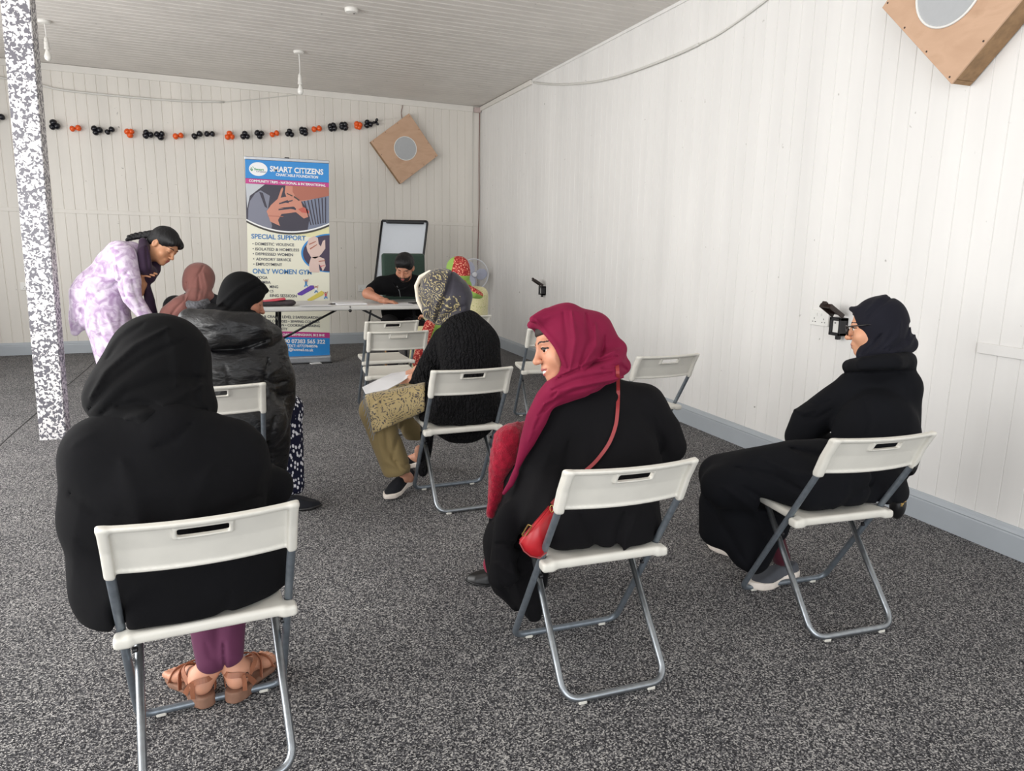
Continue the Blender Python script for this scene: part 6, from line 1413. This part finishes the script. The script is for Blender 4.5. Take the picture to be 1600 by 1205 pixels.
sdf_obj('hair', [(folds(hr, .004, 40, (.3, 0, 1), 6, 73), (-1.1, 5.4, 1.0), (-.2, 6.2, 1.7), .0045, 1), (U(pl, .006), (-1.1, 5.4, 1.0), (-.2, 6.2, 1.7), .005, 1)], M_HAIR, p7)
ds = U([Cn([(224, 379, YL-.03, 7), (224, 395, YL-.11, 9), (226, 418, YL-.13, 11), (232, 432, YL-.06, 11), (240, 420, YL, 10), (245, 404, YL+.04, 7), (236, 388, YL+.08, 7)]), (Cn([(230, 424, YL-.08, 12), (222, 436, YL-.05, 8)]), .02),
        (Cn([(227, 440, YL-.06, 5), (232, 462, YL-.06, 7), (238, 494, YL-.06, 8)]), .02), (E_(232, 392, YL+.02, 9, .08, 12), .03)], .03)
sdf_obj('scarf', [(drape(folds(ds, .008, 16, (.2, 0, 1), 3, 74), [([(228, 385), (230, 410), (234, 430)], -.01, 2)]), (-1.2, 5.3, .4), (-.2, 6.3, 1.6), .007, 1)], M_DPLUM, p7)

# ---------------------------------------------------------------- man at the table
M_POLO = cloth('black_polo', (10, 10, 13), .9, .0); SK6 = skin('tan_face', (190, 134, 108)); M_TROU = cloth('charcoal_trousers', (34, 30, 34), .85, .05)
p8 = person((1.62, 7.70, 0), 'bearded person in black zip-neck polo shirt writing at the table')
YM = 7.62; hc = at(632, 418, YM-.10); fw = idir(-.10, .70, -.70); up = idir(.06, -.70, -.70); R8 = frame3(fw, up); h8 = lambda x, y, z: hc+R8@Vector((x, y, z))
P8 = lambda px, py, dy=0: at(px, py, YM+dy)
sk = dict(pelvis=Vector((1.62, 7.78, .56)), chest=P8(630, 465, .08), neck=P8(631, 436, .02), shL=P8(594, 446, .04), elL=P8(574, 459, -.10), wrL=P8(598, 467, -.22), shR=P8(660, 446, .06), elR=P8(680, 462, -.06), wrR=P8(652, 468, -.20),
          hipL=Vector((1.52, 7.72, .53)), knL=Vector((1.46, 7.36, .50)), anL=Vector((1.46, 7.30, .10)), hipR=Vector((1.72, 7.72, .53)), knR=Vector((1.80, 7.36, .50)), anR=Vector((1.80, 7.30, .10)))
po = U([E_(630, 478, YM+.10, 33, .12, 30), (Cn([(600, 446, YM+.04, 14), (631, 442, YM+.05, 16), (658, 446, YM+.06, 14)]), .05), (Cn([(596, 446, YM+.04, 14), (586, 451, YM-.01, 11), (582, 453, YM-.03, 10.5)]), .03), (Cn([(660, 446, YM+.06, 14), (672, 453, YM, 11)]), .03), (ell(Vector((1.62, 7.78, .62)), (.17, .12, .16)), .06)], .04)
po = SUB(po, rbox((TX, TY+TD/2, TZ), (.95, TD/2+.01, .05)), .01)
sdf_obj('polo_shirt', [(folds(po, .006, 14, (0, 0, 1), 3, 81), (1.0, 7.1, .4), (2.2, 8.2, 1.2), .009, 1)], M_POLO, p8)
bm = bmesh.new(); add_tube(bm, [P8(620, 447, -.085), P8(624, 455, -.085), P8(625.5, 464, -.05)], .004, 6); bm_obj('zip', bm, M_STEEL, p8, world=True)
bm = bmesh.new(); add_tube(bm, spline([P8(613, 441, -.04), P8(618, 448, -.10), P8(625, 452, -.12), P8(634, 450, -.12), P8(642, 442, -.06)], 4), .007, 6); bm_obj('collar', bm, M_POLO, p8, world=True, smooth=True)
tq = U([rc(sk['hipL'], sk['knL'], .10, .075), rc(sk['knL'], sk['anL'], .07, .055), rc(sk['hipR'], sk['knR'], .10, .075), rc(sk['knR'], sk['anR'], .07, .055)], .02)
sdf_obj('trousers', [(tq, (1.2, 7.1, .05), (2.1, 8.0, .7), .011)], M_TROU, p8)
for x in (1.46, 1.80): shoe(p8, Vector((x, 7.38, .002)), Vector((x, 7.13, .002)), M_BLKLEA, M_BLKLEA)
hp, sl, _ = head(hc, fw, up, 1.18, closed=True, beard=True, neck=sk['neck'], neck_r=.06, h=.0045)
tz = TZ+.004
wr = Vector((sk['wrL'].x, 7.34, tz+.030)); arm = (U([rc(sk['elL'], wr, .050, .030), (rc(P8(586, 450, 0), sk['elL'], .056, .050), .02)], .02), *box_around([sk['elL'], wr, sk['shL']], .1), .006)
sdf_obj('body', hp+[limb_body(sk, inside=lambda P: po(P)), arm, hand(wr, Vector((.93, -.3, -.12)), (0, 0, -1), 1, curl=.35, s=1.12, h=.004)], MB_(SK6), p8, slot=sl)
hr = U([ell(h8(0, -.018, .056), (.101, .114, .100), R8), (ell(h8(0, .050, .100), (.075, .055, .045), R8), .05)], .05)
hr = SUB(hr, ell(h8(0, .130, -.022), (.10, .095, .092), R8), .006); hr = SUB(hr, ell(h8(0, .02, -.085), (.2, .15, .062), R8), .006)
sdf_obj('hair', [(folds(hr, .006, 40, (.3, .5, 1), 3, 83), (1.2, 7.1, .9), (2.1, 8.0, 1.5), .005)], M_HAIR, p8)

# ---------------------------------------------------------------- person in green and red floral headscarf
def mat_floral():
    t = NT('red_floral_print', .7, 0, .2); v = t.n('ShaderNodeTexVoronoi', i_Scale=62.0); t.l(t.coord((1, 1, 1)), v.inputs['Vector'])
    t.base(t.ramp(v.outputs['Distance'], [(.2, lin((222, 178, 150))), (.34, lin((206, 96, 84))), (.6, lin((152, 44, 44)))])); return t.m
M_FLOR = mat_floral(); M_LIME = cloth('lime_green_cloth', (138, 172, 84), .75, .1); M_TUNIC9 = mat_scarf('cream_green_print', (206, 198, 156), (172, 176, 118), 10.0, .7)
Y9 = 6.35; p9 = person((1.90, Y9, 0), 'person in green and red floral headscarf and cream tunic facing the table')
hc = at(714, 425, Y9+.05); fw = idir(-.80, .25, .55); up = idir(-.05, -1, .05); R9 = frame3(fw, up); h9 = lambda x, y, z: hc+R9@Vector((x, y, z)); P9 = lambda px, py, dy=0: at(px, py, Y9+dy)
b9 = Vector((P9(728, 480).x, Y9, 0))
sk = dict(pelvis=b9+Vector((0, 0, .55)), chest=b9+Vector((0, .03, .82)), neck=P9(718, 448, .02), shL=b9+Vector((-.15, .08, .92)), elL=b9+Vector((-.22, .2, .70)), wrL=b9+Vector((-.25, .45, .68)), shR=b9+Vector((.13, -.02, .92)), elR=b9+Vector((.17, .06, .70)), wrR=b9+Vector((-.05, .32, .62)),
          hipL=b9+Vector((-.10, .03, .53)), knL=b9+Vector((-.34, .35, .50)), anL=b9+Vector((-.36, .36, .1)), hipR=b9+Vector((.06, .03, .53)), knR=b9+Vector((-.15, .45, .50)), anR=b9+Vector((-.15, .46, .1)))
tu = U([E_(732, 500, Y9, 26, .16, 32), (E_(735, 476, Y9+.02, 24, .14, 28), .05), (Cn([(716, 456, Y9+.06, 12), (738, 462, Y9, 14)]), .04), (chain([sk['shL'], sk['elL'], sk['wrL']], [.075, .06, .045]), .03), (chain([sk['shR'], sk['elR'], sk['wrR']], [.075, .06, .045]), .03),
        (rc(sk['hipL'], sk['knL'], .11, .09), .05), (rc(sk['hipR'], sk['knR'], .11, .09), .05), (rc(sk['knL'], sk['anL']+Vector((0, 0, .15)), .09, .10), .04), (rc(sk['knR'], sk['anR']+Vector((0, 0, .15)), .09, .10), .04)], .05)
sdf_obj('tunic', [(folds(tu, .008, 12, (0, 0, 1), 3, 91), (1.2, 5.9, .1), (2.4, 7.1, 1.2), .011, 1)], M_TUNIC9, p9)
for a in ('anL', 'anR'): shoe(p9, sk[a]+Vector((.03, -.03, -.098)), sk[a]+Vector((-.09, .18, -.098)), M_BLKLEA, M_BLKLEA)
hp, sl, _ = head(hc, fw, up, 1.0, closed=True, neck=sk['neck'], h=.005, ears=False)
sdf_obj('body', hp+[limb_body(sk, inside=lambda P: tu(P)), hand(sk['wrL'], (-.3, .9, 0), (0, 0, -1), -1, h=.005), hand(sk['wrR'], (-.5, .8, 0), (0, 0, -1), 1, h=.005)], MB_(SK1), p9, slot=sl)
hs = U([ell(h9(0, -.020, .034), (.098, .112, .105), R9), (ell(h9(0, -.03, -.04), (.085, .09, .09), R9), .04), (Cn([(716, 448, Y9-.02, 11), (728, 446, Y9+.0, 9)]), .03)], .03)
hs = SUB(hs, ell(h9(0, .115, -.02), (.062, .062, .085), R9), .006)
def s9(P):
    q, _ = to_px(P); x, y = q[:, 0], q[:, 1]; return ((x < 710-(y-403)*.22) | (y > 431)).astype(int)
sdf_obj('headscarf', [(folds(hs, .005, 14, (.2, 0, 1), 3, 92), (1.5, 6.0, .8), (2.4, 6.8, 1.4), .0065, 1)], [M_FLOR, M_LIME], p9, slot=s9)
st = U([Cn([(716, 446, Y9-.04, 8), (726, 452, Y9-.10, 9), (740, 458, Y9-.12, 8), (751, 463, Y9-.06, 6)]), (Cn([(712, 446, Y9, 9), (722, 444, Y9-.06, 7)]), .02)], .02)
def s9b(P):
    q, _ = to_px(P); return ((q[:, 0]-720)*.45+446.5 > q[:, 1]-1).astype(int)
sdf_obj('shawl_end', [(folds(st, .006, 20, (1, 0, -.4), 3, 93), (1.5, 6.0, .6), (2.4, 6.8, 1.2), .006)], [M_LIME, M_FLOR], p9, slot=s9b)
lapf = U([Cn([(672, 508, Y9-.02, 9), (662, 540, Y9+.0, 11), (654, 566, Y9+.05, 10)]), (Cn([(676, 512, Y9, 10), (700, 500, Y9, 12)]), .03)], .03)
def s9c(P):
    q, _ = to_px(P); return np.where(q[:, 0] > 663+(q[:, 1]-545)*-.35+4, 1, 0)
sdf_obj('shawl_fall', [(folds(lapf, .008, 16, (.2, 0, 1), 3, 94), (1.1, 5.9, 0), (2.3, 7.0, 1.0), .008)], [M_FLOR, M_LIME], p9, slot=s9c)
